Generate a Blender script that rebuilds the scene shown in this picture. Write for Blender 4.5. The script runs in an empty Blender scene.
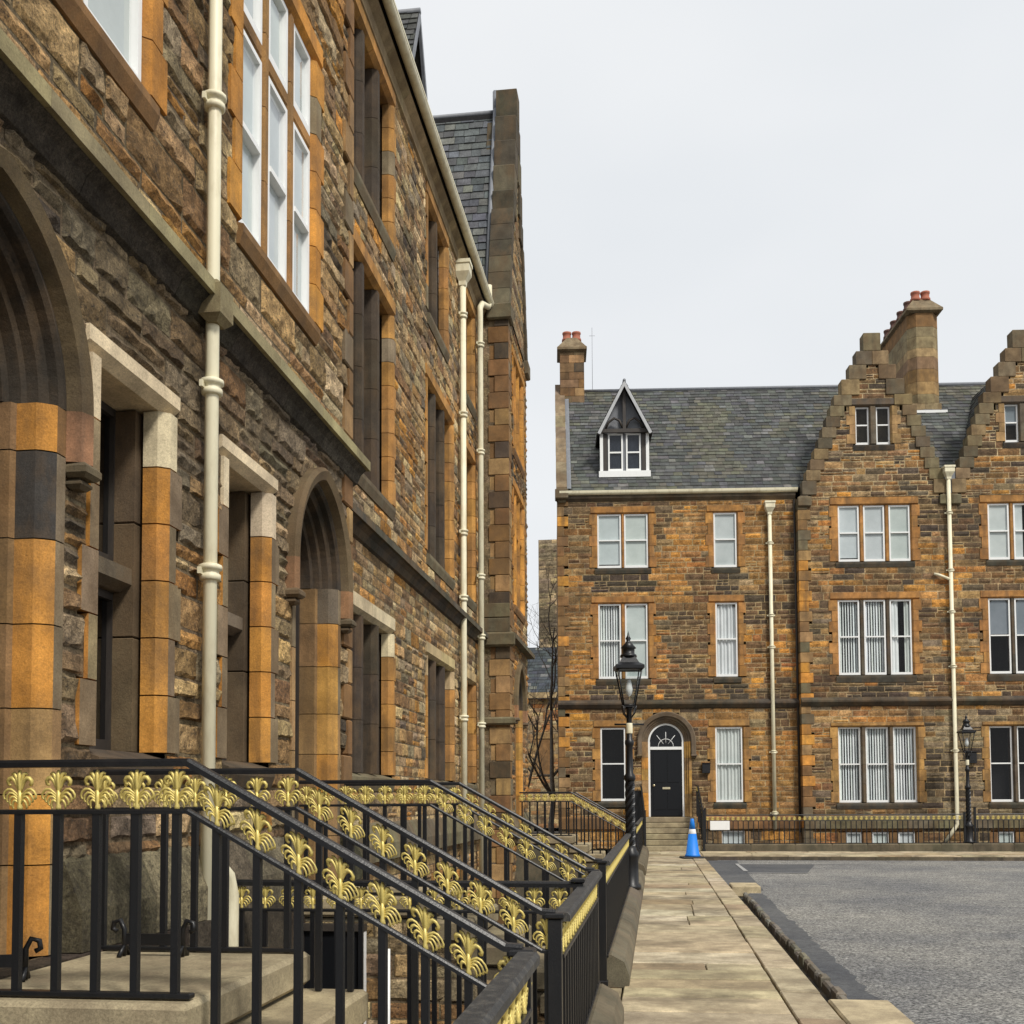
import bpy, math, random
from mathutils import Vector, Matrix, noise
R = math.radians
rnd = random.Random(7)
scene = bpy.context.scene
COL = scene.collection

# ------------------------------------------------------------------ camera
EYE = 1.55
cam_d = bpy.data.cameras.new('camera')
cam = bpy.data.objects.new('camera', cam_d)
COL.objects.link(cam)
cam_d.sensor_width = 36.0
cam_d.lens = 1086.0 / 1024.0 * 36.0
cam_d.shift_y = (743.0 - 512.0) / 1024.0
cam_d.clip_start = 0.05
cam_d.clip_end = 2000.0
YAW, PITCH, ROLL = R(7.6), R(3.0), R(0.28)
rot = Matrix.Rotation(YAW, 4, 'Z') @ Matrix.Rotation(R(90) + PITCH, 4, 'X') @ Matrix.Rotation(-ROLL, 4, 'Z')
cam.matrix_world = Matrix.Translation((0, 0, EYE)) @ rot
scene.camera = cam

# ------------------------------------------------------------------ sky, sun, exposure
SUN_EL, SUN_AZ = R(48), R(138)          # azimuth measured clockwise from +Y
world = bpy.data.worlds.new('World')
scene.world = world
world.use_nodes = True
wn, wl = world.node_tree.nodes, world.node_tree.links
wn.clear()
wo = wn.new('ShaderNodeOutputWorld'); wb = wn.new('ShaderNodeBackground')
sky = wn.new('ShaderNodeTexSky'); sky.sky_type = 'NISHITA'; sky.sun_disc = False
sky.sun_elevation = SUN_EL; sky.sun_rotation = SUN_AZ
sky.air_density = 1.0; sky.dust_density = 4.0
wt = wn.new('ShaderNodeTexCoord'); wm = wn.new('ShaderNodeMapping'); wm.inputs['Scale'].default_value = (1.2, 1.2, 3.0)
wnz = wn.new('ShaderNodeTexNoise'); wnz.inputs['Scale'].default_value = 1.6; wnz.inputs['Detail'].default_value = 3
wr = wn.new('ShaderNodeValToRGB')
wr.color_ramp.elements[0].position = 0.3; wr.color_ramp.elements[0].color = (7.5, 7.8, 8.1, 1)
wr.color_ramp.elements[1].position = 0.7; wr.color_ramp.elements[1].color = (8.45, 8.6, 8.75, 1)
wx = wn.new('ShaderNodeMix'); wx.data_type = 'RGBA'; wx.inputs[0].default_value = 0.94
wl.new(wt.outputs['Generated'], wm.inputs[0]); wl.new(wm.outputs[0], wnz.inputs['Vector'])
wl.new(wnz.outputs['Fac'], wr.inputs[0])
wl.new(sky.outputs[0], wx.inputs[6]); wl.new(wr.outputs[0], wx.inputs[7])
wl.new(wx.outputs[2], wb.inputs[0]); wb.inputs[1].default_value = 0.1
wl.new(wb.outputs[0], wo.inputs[0])
sun_d = bpy.data.lights.new('sun', 'SUN'); sun_d.energy = 3.1; sun_d.angle = R(10); sun_d.color = (1.0, 0.95, 0.87)
sun = bpy.data.objects.new('sun', sun_d); COL.objects.link(sun)
sdir = Vector((math.sin(SUN_AZ) * math.cos(SUN_EL), math.cos(SUN_AZ) * math.cos(SUN_EL), math.sin(SUN_EL)))
sun.rotation_euler = sdir.to_track_quat('Z', 'Y').to_euler()
sun.location = sdir * 60
scene.view_settings.view_transform = 'Standard'
scene.view_settings.look = 'None'
scene.view_settings.exposure = 0.12
scene.view_settings.gamma = 1.0

# ------------------------------------------------------------------ materials
def nmat(name):
    m = bpy.data.materials.new(name); m.use_nodes = True
    nt = m.node_tree; nt.nodes.clear()
    o = nt.nodes.new('ShaderNodeOutputMaterial'); p = nt.nodes.new('ShaderNodeBsdfPrincipled')
    nt.links.new(p.outputs[0], o.inputs[0])
    return m, nt, p

def _tex(nt, scale, detail=4, rough=0.6, mscale=(1, 1, 1), kind='ShaderNodeTexNoise'):
    tc = nt.nodes.new('ShaderNodeTexCoord'); mp = nt.nodes.new('ShaderNodeMapping'); mp.inputs['Scale'].default_value = mscale
    t = nt.nodes.new(kind); t.inputs['Scale'].default_value = scale
    if kind == 'ShaderNodeTexNoise':
        t.inputs['Detail'].default_value = detail; t.inputs['Roughness'].default_value = rough
    nt.links.new(tc.outputs['Object'], mp.inputs[0]); nt.links.new(mp.outputs[0], t.inputs['Vector'])
    return t

def _ramp(nt, src, p0, c0, p1, c1):
    r = nt.nodes.new('ShaderNodeValToRGB')
    r.color_ramp.elements[0].position = p0; r.color_ramp.elements[0].color = (*c0, 1) if len(c0) == 3 else c0
    r.color_ramp.elements[1].position = p1; r.color_ramp.elements[1].color = (*c1, 1) if len(c1) == 3 else c1
    nt.links.new(src, r.inputs[0]); return r

def _mix(nt, mode, a, b, fac):
    x = nt.nodes.new('ShaderNodeMix'); x.data_type = 'RGBA'; x.blend_type = mode
    for s, v in ((6, a), (7, b), (0, fac)):
        if hasattr(v, 'is_linked'): nt.links.new(v, x.inputs[s])
        elif s == 0: x.inputs[0].default_value = v
        else: x.inputs[s].default_value = (*v, 1)
    return x.outputs[2]

def stone_mat(name, fine=55, mid=7, soot=0.55, soot_lo=0.52, soot_hi=0.68, bump=0.5, dist=0.012, contrast=(0.62, 1.3), streak=0.35, rough=0.92, sootcol=(0.035, 0.033, 0.03), flat=None, gscale=1.0, pits=0.0, pstretch=1.6, grain=0.5, blotch=0.0, blotchcol=(0.16, 0.115, 0.07), midr=((0.68, 0.66, 0.64), (1.22, 1.2, 1.14))):
    m, nt, p = nmat(name)
    if flat is None:
        a = nt.nodes.new('ShaderNodeVertexColor'); a.layer_name = 'Col'; base = a.outputs[0]
    else:
        rgb = nt.nodes.new('ShaderNodeRGB'); rgb.outputs[0].default_value = (*flat, 1); base = rgb.outputs[0]
    n1 = _tex(nt, fine * gscale, 5, 0.7); n2 = _tex(nt, mid * gscale, 5, 0.6); n3 = _tex(nt, 0.9 * gscale, 6, 0.65); n4 = _tex(nt, 5.0 * gscale, 4, 0.6, (1, 1, 0.12))
    lo, hi = contrast
    c = _mix(nt, 'MULTIPLY', base, _ramp(nt, n1.outputs['Fac'], 0.3, (lo,) * 3, 0.7, (hi,) * 3).outputs[0], 1.0)
    c = _mix(nt, 'MULTIPLY', c, _ramp(nt, n2.outputs['Fac'], 0.32, midr[0], 0.68, midr[1]).outputs[0], 1.0)
    c = _mix(nt, 'MIX', c, sootcol, _ramp(nt, n4.outputs['Fac'], 0.52, (0, 0, 0), 0.78, (streak,) * 3).outputs[0])
    c = _mix(nt, 'MIX', c, sootcol, _ramp(nt, n3.outputs['Fac'], soot_lo, (0, 0, 0), soot_hi, (soot,) * 3).outputs[0])
    if blotch:
        n8 = _tex(nt, 2.9, 8, 0.68, (1, 1, 0.5)); n9 = _tex(nt, 0.8, 5, 0.6)
        c = _mix(nt, 'MIX', c, blotchcol, _ramp(nt, n8.outputs['Fac'], 0.45, (0, 0, 0), 0.62, (blotch,) * 3).outputs[0])
        c = _mix(nt, 'MIX', c, tuple(x * 0.45 for x in blotchcol), _ramp(nt, n9.outputs['Fac'], 0.55, (0, 0, 0), 0.68, (blotch * 0.8,) * 3).outputs[0])
    nt.links.new(c, p.inputs['Base Color'])
    p.inputs['Roughness'].default_value = rough
    p.inputs['Specular IOR Level'].default_value = 0.25
    if pits:
        n6 = _tex(nt, 30 * gscale, 7, 0.8, (1, 1, pstretch))
        c = _mix(nt, 'MIX', c, tuple(x * 1.1 for x in sootcol), _ramp(nt, n6.outputs['Fac'], 0.53, (0, 0, 0), 0.62, (pits,) * 3).outputs[0])
        n7 = _tex(nt, 120 * gscale, 4, 0.8)
        c = _mix(nt, 'MULTIPLY', c, _ramp(nt, n7.outputs['Fac'], 0.3, (1 - grain,) * 3, 0.7, (1 + grain,) * 3).outputs[0], 1.0)
        nt.links.new(c, p.inputs['Base Color'])
    b1 = nt.nodes.new('ShaderNodeBump'); b1.inputs['Strength'].default_value = bump; b1.inputs['Distance'].default_value = dist
    n5 = _tex(nt, 22 * gscale, 8, 0.8)
    nt.links.new(n5.outputs['Fac'], b1.inputs['Height'])
    b2 = nt.nodes.new('ShaderNodeBump'); b2.inputs['Strength'].default_value = bump * 0.8; b2.inputs['Distance'].default_value = dist * 0.4
    nt.links.new(n1.outputs['Fac'], b2.inputs['Height']); nt.links.new(b1.outputs[0], b2.inputs['Normal'])
    nt.links.new(b2.outputs[0], p.inputs['Normal'])
    return m

def paint_mat(name, col, rough=0.4, dirt=0.25, dirtcol=(0.12, 0.1, 0.07), metallic=0.0, bump=0.08, spec=0.5, scale=9):
    m, nt, p = nmat(name)
    n = _tex(nt, scale, 6, 0.7, (1, 1, 0.35)); n2 = _tex(nt, scale * 8, 3, 0.6)
    c = _mix(nt, 'MIX', col, dirtcol, _ramp(nt, n.outputs['Fac'], 0.48, (0, 0, 0), 0.75, (dirt,) * 3).outputs[0])
    nt.links.new(c, p.inputs['Base Color'])
    p.inputs['Roughness'].default_value = rough; p.inputs['Metallic'].default_value = metallic
    p.inputs['Specular IOR Level'].default_value = spec
    b = nt.nodes.new('ShaderNodeBump'); b.inputs['Strength'].default_value = bump; b.inputs['Distance'].default_value = 0.004
    nt.links.new(n2.outputs['Fac'], b.inputs['Height']); nt.links.new(b.outputs[0], p.inputs['Normal'])
    return m

def glass_mat(name, tint=(0.55, 0.6, 0.62), refl=1.0, ior=1.33):
    m = bpy.data.materials.new(name); m.use_nodes = True; nt = m.node_tree; nt.nodes.clear()
    o = nt.nodes.new('ShaderNodeOutputMaterial'); mx = nt.nodes.new('ShaderNodeMixShader')
    t = nt.nodes.new('ShaderNodeBsdfTransparent'); t.inputs[0].default_value = (*tint, 1)
    g = nt.nodes.new('ShaderNodeBsdfGlossy'); g.inputs['Roughness'].default_value = 0.015; g.inputs[0].default_value = (refl, refl, refl, 1)
    f = nt.nodes.new('ShaderNodeFresnel'); ge = nt.nodes.new('ShaderNodeNewGeometry'); mm = nt.nodes.new('ShaderNodeMath'); mm.operation = 'MULTIPLY_ADD'
    nt.links.new(ge.outputs['Backfacing'], mm.inputs[0]); mm.inputs[1].default_value = 1 / ior - ior; mm.inputs[2].default_value = ior; nt.links.new(mm.outputs[0], f.inputs[0])   # a thin pane: no total reflection from inside
    n = _tex(nt, 1.3, 2, 0.5)
    b = nt.nodes.new('ShaderNodeBump'); b.inputs['Strength'].default_value = 0.06; b.inputs['Distance'].default_value = 0.05
    nt.links.new(n.outputs['Fac'], b.inputs['Height']); nt.links.new(b.outputs[0], g.inputs['Normal'])
    nt.links.new(f.outputs[0], mx.inputs[0]); nt.links.new(t.outputs[0], mx.inputs[1]); nt.links.new(g.outputs[0], mx.inputs[2])
    nt.links.new(mx.outputs[0], o.inputs[0])
    return m

M = {}
M['rubble'] = stone_mat('rubble stone', fine=48, mid=9, soot=0.5, soot_lo=0.52, soot_hi=0.7, bump=1.0, dist=0.03, contrast=(0.5, 1.45), pits=0.85, midr=((0.5, 0.48, 0.46), (1.4, 1.37, 1.3)), sootcol=(0.05, 0.042, 0.034))
M['rubble_far'] = stone_mat('rubble stone across the court', fine=30, mid=7, soot=0.62, soot_lo=0.5, soot_hi=0.68, bump=0.9, dist=0.025, contrast=(0.6, 1.35), streak=0.5, sootcol=(0.05, 0.04, 0.031), pits=0.65, pstretch=2.2, gscale=0.6, midr=((0.55, 0.53, 0.5), (1.4, 1.36, 1.28)))
M['ashlar'] = stone_mat('dressed stone', fine=70, mid=3.5, soot=0.3, soot_lo=0.56, soot_hi=0.72, bump=0.5, dist=0.012, contrast=(0.84, 1.13), streak=0.6, pits=0.16, grain=0.24, blotch=0.55, blotchcol=(0.14, 0.09, 0.048), sootcol=(0.06, 0.05, 0.04), midr=((0.62, 0.6, 0.58), (1.22, 1.2, 1.15)))
M['ashlar_clean'] = stone_mat('newer dressed stone', fine=70, mid=3.5, soot=0.25, soot_lo=0.58, soot_hi=0.75, bump=0.3, dist=0.006, contrast=(0.82, 1.14), streak=0.3, pits=0.2, grain=0.22, sootcol=(0.07, 0.06, 0.045))
M['slate'] = stone_mat('roof slate', fine=40, mid=5, soot=0.25, bump=0.4, dist=0.006, rough=0.7, streak=0.15)
M['flag'] = stone_mat('flagstone', fine=60, mid=3, soot=0.75, soot_lo=0.5, soot_hi=0.66, bump=0.45, dist=0.006, contrast=(0.8, 1.14), streak=0.0, sootcol=(0.085, 0.07, 0.045), rough=0.8, pits=0.3, grain=0.2, blotch=0.5, blotchcol=(0.2, 0.155, 0.1))
M['iron'] = paint_mat('black painted iron', (0.008, 0.0085, 0.010), rough=0.36, dirt=0.3, dirtcol=(0.028, 0.025, 0.023), bump=0.3, scale=14, spec=0.4)
M['iron_worn'] = paint_mat('worn black iron', (0.022, 0.022, 0.022), rough=0.55, dirt=0.9, dirtcol=(0.12, 0.112, 0.095), bump=0.6, scale=26)
M['gold'] = paint_mat('gold paint', (0.68, 0.55, 0.17), rough=0.45, dirt=0.7, dirtcol=(0.2, 0.16, 0.06), metallic=0.3, bump=0.2, scale=30)
M['cream'] = paint_mat('cream paint', (0.74, 0.69, 0.50), rough=0.5, dirt=0.6, dirtcol=(0.36, 0.29, 0.16), scale=7)
M['white'] = paint_mat('white paint', (0.78, 0.79, 0.78), rough=0.45, dirt=0.12, dirtcol=(0.4, 0.38, 0.33))
M['leadpale'] = paint_mat('painted verge board', (0.42, 0.43, 0.44), rough=0.6, dirt=0.4, dirtcol=(0.2, 0.2, 0.2))
M['lead'] = paint_mat('lead sheet', (0.16, 0.17, 0.19), rough=0.55, dirt=0.4, dirtcol=(0.35, 0.36, 0.37))
M['blackdoor'] = paint_mat('black door paint', (0.008, 0.009, 0.011), rough=0.3, dirt=0.0, spec=0.25)
M['darkwood'] = paint_mat('dark timber', (0.03, 0.024, 0.02), rough=0.6, dirt=0.3)
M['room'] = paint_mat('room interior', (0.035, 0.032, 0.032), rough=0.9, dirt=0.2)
M['blind'] = stone_mat('blind fabric', fine=20, mid=1.6, soot=0.0, bump=0.1, dist=0.002, contrast=(0.96, 1.03), streak=0.0, midr=((0.86, 0.88, 0.88), (1.08, 1.08, 1.08)), rough=0.95)
M['pot'] = paint_mat('terracotta', (0.36, 0.12, 0.07), rough=0.85, dirt=0.4, dirtcol=(0.12, 0.08, 0.06))
M['potdark'] = paint_mat('sooty terracotta', (0.12, 0.06, 0.045), rough=0.9, dirt=0.7, dirtcol=(0.04, 0.035, 0.03))
M['glass'] = glass_mat('window glass', (0.99, 0.995, 0.995))
M['glasssky'] = glass_mat('bright window glass', (0.99, 0.995, 0.995), ior=1.7)
M['glassdark'] = glass_mat('dark window glass', (0.6, 0.62, 0.65))
M['brass'] = paint_mat('brass', (0.7, 0.62, 0.42), rough=0.3, metallic=0.8, dirt=0.1)
M['blue'] = paint_mat('blue plastic', (0.006, 0.19, 0.68), rough=0.5, dirt=0.15, dirtcol=(0.02, 0.1, 0.3))
M['rubber'] = paint_mat('black rubber', (0.02, 0.02, 0.02), rough=0.8)
M['bark'] = stone_mat('bark', flat=(0.15, 0.13, 0.11), fine=40, mid=8, soot=0.3, bump=0.6)

# asphalt
def asphalt(name, dark, light, scale, bump, speck=0.3):
    m, nt, p = nmat(name)
    n = _tex(nt, scale, 5, 0.75); n2 = _tex(nt, 0.35, 5, 0.6); n3 = _tex(nt, scale * 0.22, 5, 0.75)
    c = _ramp(nt, n.outputs['Fac'], 0.4, dark, 0.64, light).outputs[0]
    c = _mix(nt, 'MULTIPLY', c, _ramp(nt, n3.outputs['Fac'], 0.35, (0.72, 0.72, 0.73), 0.65, (1.2, 1.2, 1.18)).outputs[0], 1.0)
    c = _mix(nt, 'MULTIPLY', c, _ramp(nt, n2.outputs['Fac'], 0.36, (0.72, 0.73, 0.76), 0.66, (1.2, 1.17, 1.1)).outputs[0], 1.0)
    n4 = _tex(nt, scale * 2.6, 3, 0.8)
    c = _mix(nt, 'MULTIPLY', c, _ramp(nt, n4.outputs['Fac'], 0.36, (0.55,) * 3, 0.62, (1.5,) * 3).outputs[0], speck)
    nt.links.new(c, p.inputs['Base Color']); p.inputs['Roughness'].default_value = 0.85
    p.inputs['Specular IOR Level'].default_value = 0.12
    b = nt.nodes.new('ShaderNodeBump'); b.inputs['Strength'].default_value = bump; b.inputs['Distance'].default_value = 0.02
    nt.links.new(n.outputs['Fac'], b.inputs['Height']); nt.links.new(b.outputs[0], p.inputs['Normal'])
    return m
M['road'] = asphalt('worn rough asphalt', (0.065, 0.066, 0.067), (0.39, 0.385, 0.37), 26, 0.7, 0.9)
M['tarmac'] = asphalt('smooth asphalt', (0.085, 0.09, 0.098), (0.13, 0.132, 0.138), 60, 0.3)
M['earth'] = asphalt('dark ground', (0.05, 0.05, 0.045), (0.12, 0.11, 0.1), 8, 0.4)

# ------------------------------------------------------------------ mesh builder
class MB:
    def __init__(s): s.v, s.f, s.c, s.sm = [], [], [], []
    def add(s, pts, faces, col=(0.5, 0.5, 0.5), smooth=False):
        b = len(s.v); s.v.extend([tuple(p) for p in pts]); s.c.extend([col] * len(pts))
        for f in faces: s.f.append(tuple(b + i for i in f)); s.sm.append(smooth)
    def quad(s, a, b, c, d, col=(0.5, 0.5, 0.5)): s.add([a, b, c, d], [(0, 1, 2, 3)], col)
    def box(s, x0, x1, y0, y1, z0, z1, col=(0.5, 0.5, 0.5), ch=0.0):
        if ch <= 0:
            s.add([(x0, y0, z0), (x1, y0, z0), (x1, y1, z0), (x0, y1, z0), (x0, y0, z1), (x1, y0, z1), (x1, y1, z1), (x0, y1, z1)],
                  [(0, 3, 2, 1), (4, 5, 6, 7), (0, 1, 5, 4), (1, 2, 6, 5), (2, 3, 7, 6), (3, 0, 4, 7)], col); return
        c = min(ch, (x1 - x0) * .45, (y1 - y0) * .45, (z1 - z0) * .45)
        P = []
        for z, k in ((z0, c), (z0 + c, 0), (z1 - c, 0), (z1, c)):
            P += [(x0 + k, y0 + k, z), (x1 - k, y0 + k, z), (x1 - k, y1 - k, z), (x0 + k, y1 - k, z)]
            # corners are cut only in plan by k; good enough for small edges
        F = [(0, 3, 2, 1), (12, 13, 14, 15)]
        for r in range(3):
            for i in range(4):
                j = (i + 1) % 4; F.append((r * 4 + i, r * 4 + j, r * 4 + 4 + j, r * 4 + 4 + i))
        s.add(P, F, col)
    def prism(s, poly, y0, y1, col=(0.5, 0.5, 0.5)):     # poly in (x, z), extruded along y
        n = len(poly)
        P = [(x, y0, z) for x, z in poly] + [(x, y1, z) for x, z in poly]
        F = [tuple(range(n)), tuple(range(2 * n - 1, n - 1, -1))] + [(i, i + n, (i + 1) % n + n, (i + 1) % n) for i in range(n)]
        s.add(P, F, col)
    def extrude_x(s, poly, x0, x1, col=(0.5, 0.5, 0.5)):  # poly in (y, z)
        n = len(poly)
        P = [(x0, y, z) for y, z in poly] + [(x1, y, z) for y, z in poly]
        F = [tuple(range(n - 1, -1, -1)), tuple(range(n, 2 * n))] + [(i, (i + 1) % n, (i + 1) % n + n, i + n) for i in range(n)]
        s.add(P, F, col)
    def extrude_z(s, poly, z0, z1, col=(0.5, 0.5, 0.5)):  # poly in (x, y)
        n = len(poly)
        P = [(x, y, z0) for x, y in poly] + [(x, y, z1) for x, y in poly]
        F = [tuple(range(n - 1, -1, -1)), tuple(range(n, 2 * n))] + [(i, (i + 1) % n, (i + 1) % n + n, i + n) for i in range(n)]
        s.add(P, F, col)
    def rings(s, rings, col=(0.5, 0.5, 0.5), closed=True, caps=True, smooth=True):
        n = len(rings[0]); P = [p for r in rings for p in r]; F = []
        for k in range(len(rings) - 1):
            for i in range(n if closed else n - 1):
                j = (i + 1) % n; F.append((k * n + i, k * n + j, (k + 1) * n + j, (k + 1) * n + i))
        if caps and closed: F.append(tuple(range(n - 1, -1, -1))); F.append(tuple(len(P) - n + i for i in range(n)))
        s.add(P, F, col, smooth)
    def tube(s, path, r, n=8, col=(0.5, 0.5, 0.5), flat=None, smooth=True):
        path = [Vector(p) for p in path]; L = len(path); rr = r if isinstance(r, (list, tuple)) else [r] * L
        out = []; ref = None
        for i, p in enumerate(path):
            t = (path[min(i + 1, L - 1)] - path[max(i - 1, 0)])
            if t.length < 1e-9: t = Vector((0, 0, 1))
            t.normalize()
            if ref is None: ref = Vector((0, 1, 0)) if abs(t.y) < 0.9 else Vector((1, 0, 0))
            a = ref - t * ref.dot(t); a.normalize(); b = t.cross(a)
            fl = flat if flat else 1.0
            out.append([p + (a * math.cos(2 * math.pi * k / n) * fl + b * math.sin(2 * math.pi * k / n)) * rr[i] for k in range(n)])
            ref = a
        s.rings(out, col, smooth=smooth)
    def lathe(s, prof, cx=0, cy=0, n=12, col=(0.5, 0.5, 0.5), smooth=True, rot0=0.0):
        s.rings([[(cx + r * math.cos(2 * math.pi * k / n + rot0), cy + r * math.sin(2 * math.pi * k / n + rot0), z) for k in range(n)] for r, z in prof], col, smooth=smooth)
    def build(s, name, mat, parent=None, world_loc=None):
        me = bpy.data.meshes.new(name)
        me.from_pydata(s.v, [], s.f)
        a = me.color_attributes.new('Col', 'FLOAT_COLOR', 'POINT')
        buf = []
        for c in s.c: buf += [c[0], c[1], c[2], 1.0]
        a.data.foreach_set('color', buf)
        me.polygons.foreach_set('use_smooth', s.sm)
        me.materials.append(mat); me.update()
        o = bpy.data.objects.new(name, me); COL.objects.link(o)
        if parent: o.parent = parent
        if world_loc: o.location = world_loc
        return o

def empty(name, loc, rz=0.0):
    o = bpy.data.objects.new(name, None); COL.objects.link(o); o.location = loc; o.rotation_euler = (0, 0, rz); o.empty_display_size = 0.3
    return o
def tag(o, label=None, cat=None, group=None, kind=None):
    if label: o['label'] = label
    if cat: o['category'] = cat
    if group: o['group'] = group
    if kind: o['kind'] = kind
    return o
def jit(c, a=0.12, r=rnd):
    k = 1 + r.uniform(-a, a); return (c[0] * k, c[1] * k * (1 + r.uniform(-a, a) * 0.25), c[2] * k * (1 + r.uniform(-a, a) * 0.35))

# stone colours (albedo)
TAN = (0.40, 0.255, 0.115); BROWN = (0.25, 0.14, 0.06); ORANGE = (0.58, 0.275, 0.06); DARK = (0.085, 0.066, 0.048)
GREY = (0.25, 0.20, 0.13); BUFF = (0.54, 0.41, 0.225); RUST = (0.36, 0.155, 0.055); CREAM = (0.64, 0.54, 0.37); TANN = (0.52, 0.345, 0.165); BUFFN = (0.66, 0.52, 0.30); BROWNN = (0.31, 0.185, 0.085); GREYN = (0.33, 0.27, 0.18); BLACKST = (0.05, 0.047, 0.042); OLIVE = (0.16, 0.14, 0.09); SOOT = (0.08, 0.062, 0.045)

def palette(weights):
    cols = list(weights.items())
    def f(u, z, r):
        n = noise.noise(Vector((u * 0.35 + 3.1, z * 0.5, 1.7))); m = noise.noise(Vector((u * 0.9, z * 0.8, 9.3)))
        w = []
        for k, v in cols:
            x = v
            if k in ('DARK',): x *= max(0.05, 1 + 2.6 * n)
            if k in ('ORANGE', 'RUST'): x *= max(0.1, 1 - 2.2 * n)
            if k in ('GREY', 'TAN', 'BUFF', 'GREYN', 'TANN', 'BUFFN'): x *= max(0.15, 1 + 1.8 * m)
            w.append(x)
        k, k2 = r.choices([c[0] for c in cols], w, k=2)
        a, b, t = globals()[k], globals()[k2], r.uniform(0.15, 0.55)
        return jit(tuple(p + (q - p) * t for p, q in zip(a, b)), 0.2, r)
    return f
PAL_NEAR_UP = palette({'TANN': 6, 'BROWNN': 3, 'ORANGE': 2, 'DARK': 1.2, 'GREYN': 1.5, 'BUFFN': 3})
PAL_NEAR_LOW = palette({'TANN': 3.5, 'BROWNN': 3, 'ORANGE': 0.4, 'DARK': 2, 'GREYN': 4, 'BUFFN': 1.5})
PAL_FAR = palette({'TAN': 3.2, 'BROWN': 5, 'ORANGE': 4, 'DARK': 2.8, 'GREY': 1, 'RUST': 2.2, 'BUFF': 0.8})
PAL_BAY = palette({'TAN': 3.5, 'BROWN': 5, 'ORANGE': 2.2, 'DARK': 3.0, 'GREY': 1.6, 'RUST': 1.6})
PAL_GREY = palette({'GREY': 5, 'BUFF': 2, 'TAN': 2, 'BROWN': 1})
MORTAR = (0.24, 0.185, 0.115)

# ------------------------------------------------------------------ building blocks (local frame: x along the facade, y into the building, z up)
class Opening:
    def __init__(s, u0, u1, z0, z1, w=0.0, lint=0.0, sill=0.0, quoin=0.0):
        s.u0, s.u1, s.z0, s.z1, s.w, s.lint, s.sill, s.q = u0, u1, z0, z1, w, lint, sill, quoin
        s.bot, s.top = z0 - sill, z1 + lint
        s.bh = 0.32; s.blocks = []
        n = max(1, round((z1 - z0) / s.bh)); h = (z1 - z0) / n
        for i in range(n): s.blocks.append((z0 + i * h, z0 + (i + 1) * h, w + (quoin if i % 2 == 0 else 0)))
    def excl(s, z0, z1):
        zm = (z0 + z1) / 2
        if zm <= s.bot or zm >= s.top: return None
        w = s.w
        if zm > s.z1: w = s.w + s.q * 0.5
        elif zm < s.z0: w = s.w * 0.5
        else:
            for a, b, ww in s.blocks:
                if a <= zm <= b: w = ww
        return (s.u0 - w, s.u1 + w)
    def breaks(s): return [s.bot, s.top, s.z0, s.z1]
class ArchOpening:
    def __init__(s, uc, hw, zs, c, base): s.uc, s.hw, s.zs, s.c, s.base = uc, hw, zs, c, base
    def excl(s, z0, z1):
        if z1 <= s.base: return None
        if z0 <= s.zs: h = s.hw
        else:
            Rr = s.hw + s.c; d = z0 - s.zs
            if d >= math.sqrt(Rr * Rr - s.c * s.c) - 0.01: return None
            h = math.sqrt(Rr * Rr - d * d) - s.c
        return (s.uc - h + 0.03, s.uc + h - 0.03)
    def breaks(s): return [s.zs]

def subtract(iv, e):
    out = []
    for a, b in iv:
        if e[1] <= a or e[0] >= b: out.append((a, b)); continue
        if e[0] > a + 0.02: out.append((a, e[0]))
        if e[1] < b - 0.02: out.append((e[1], b))
    return out

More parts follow.
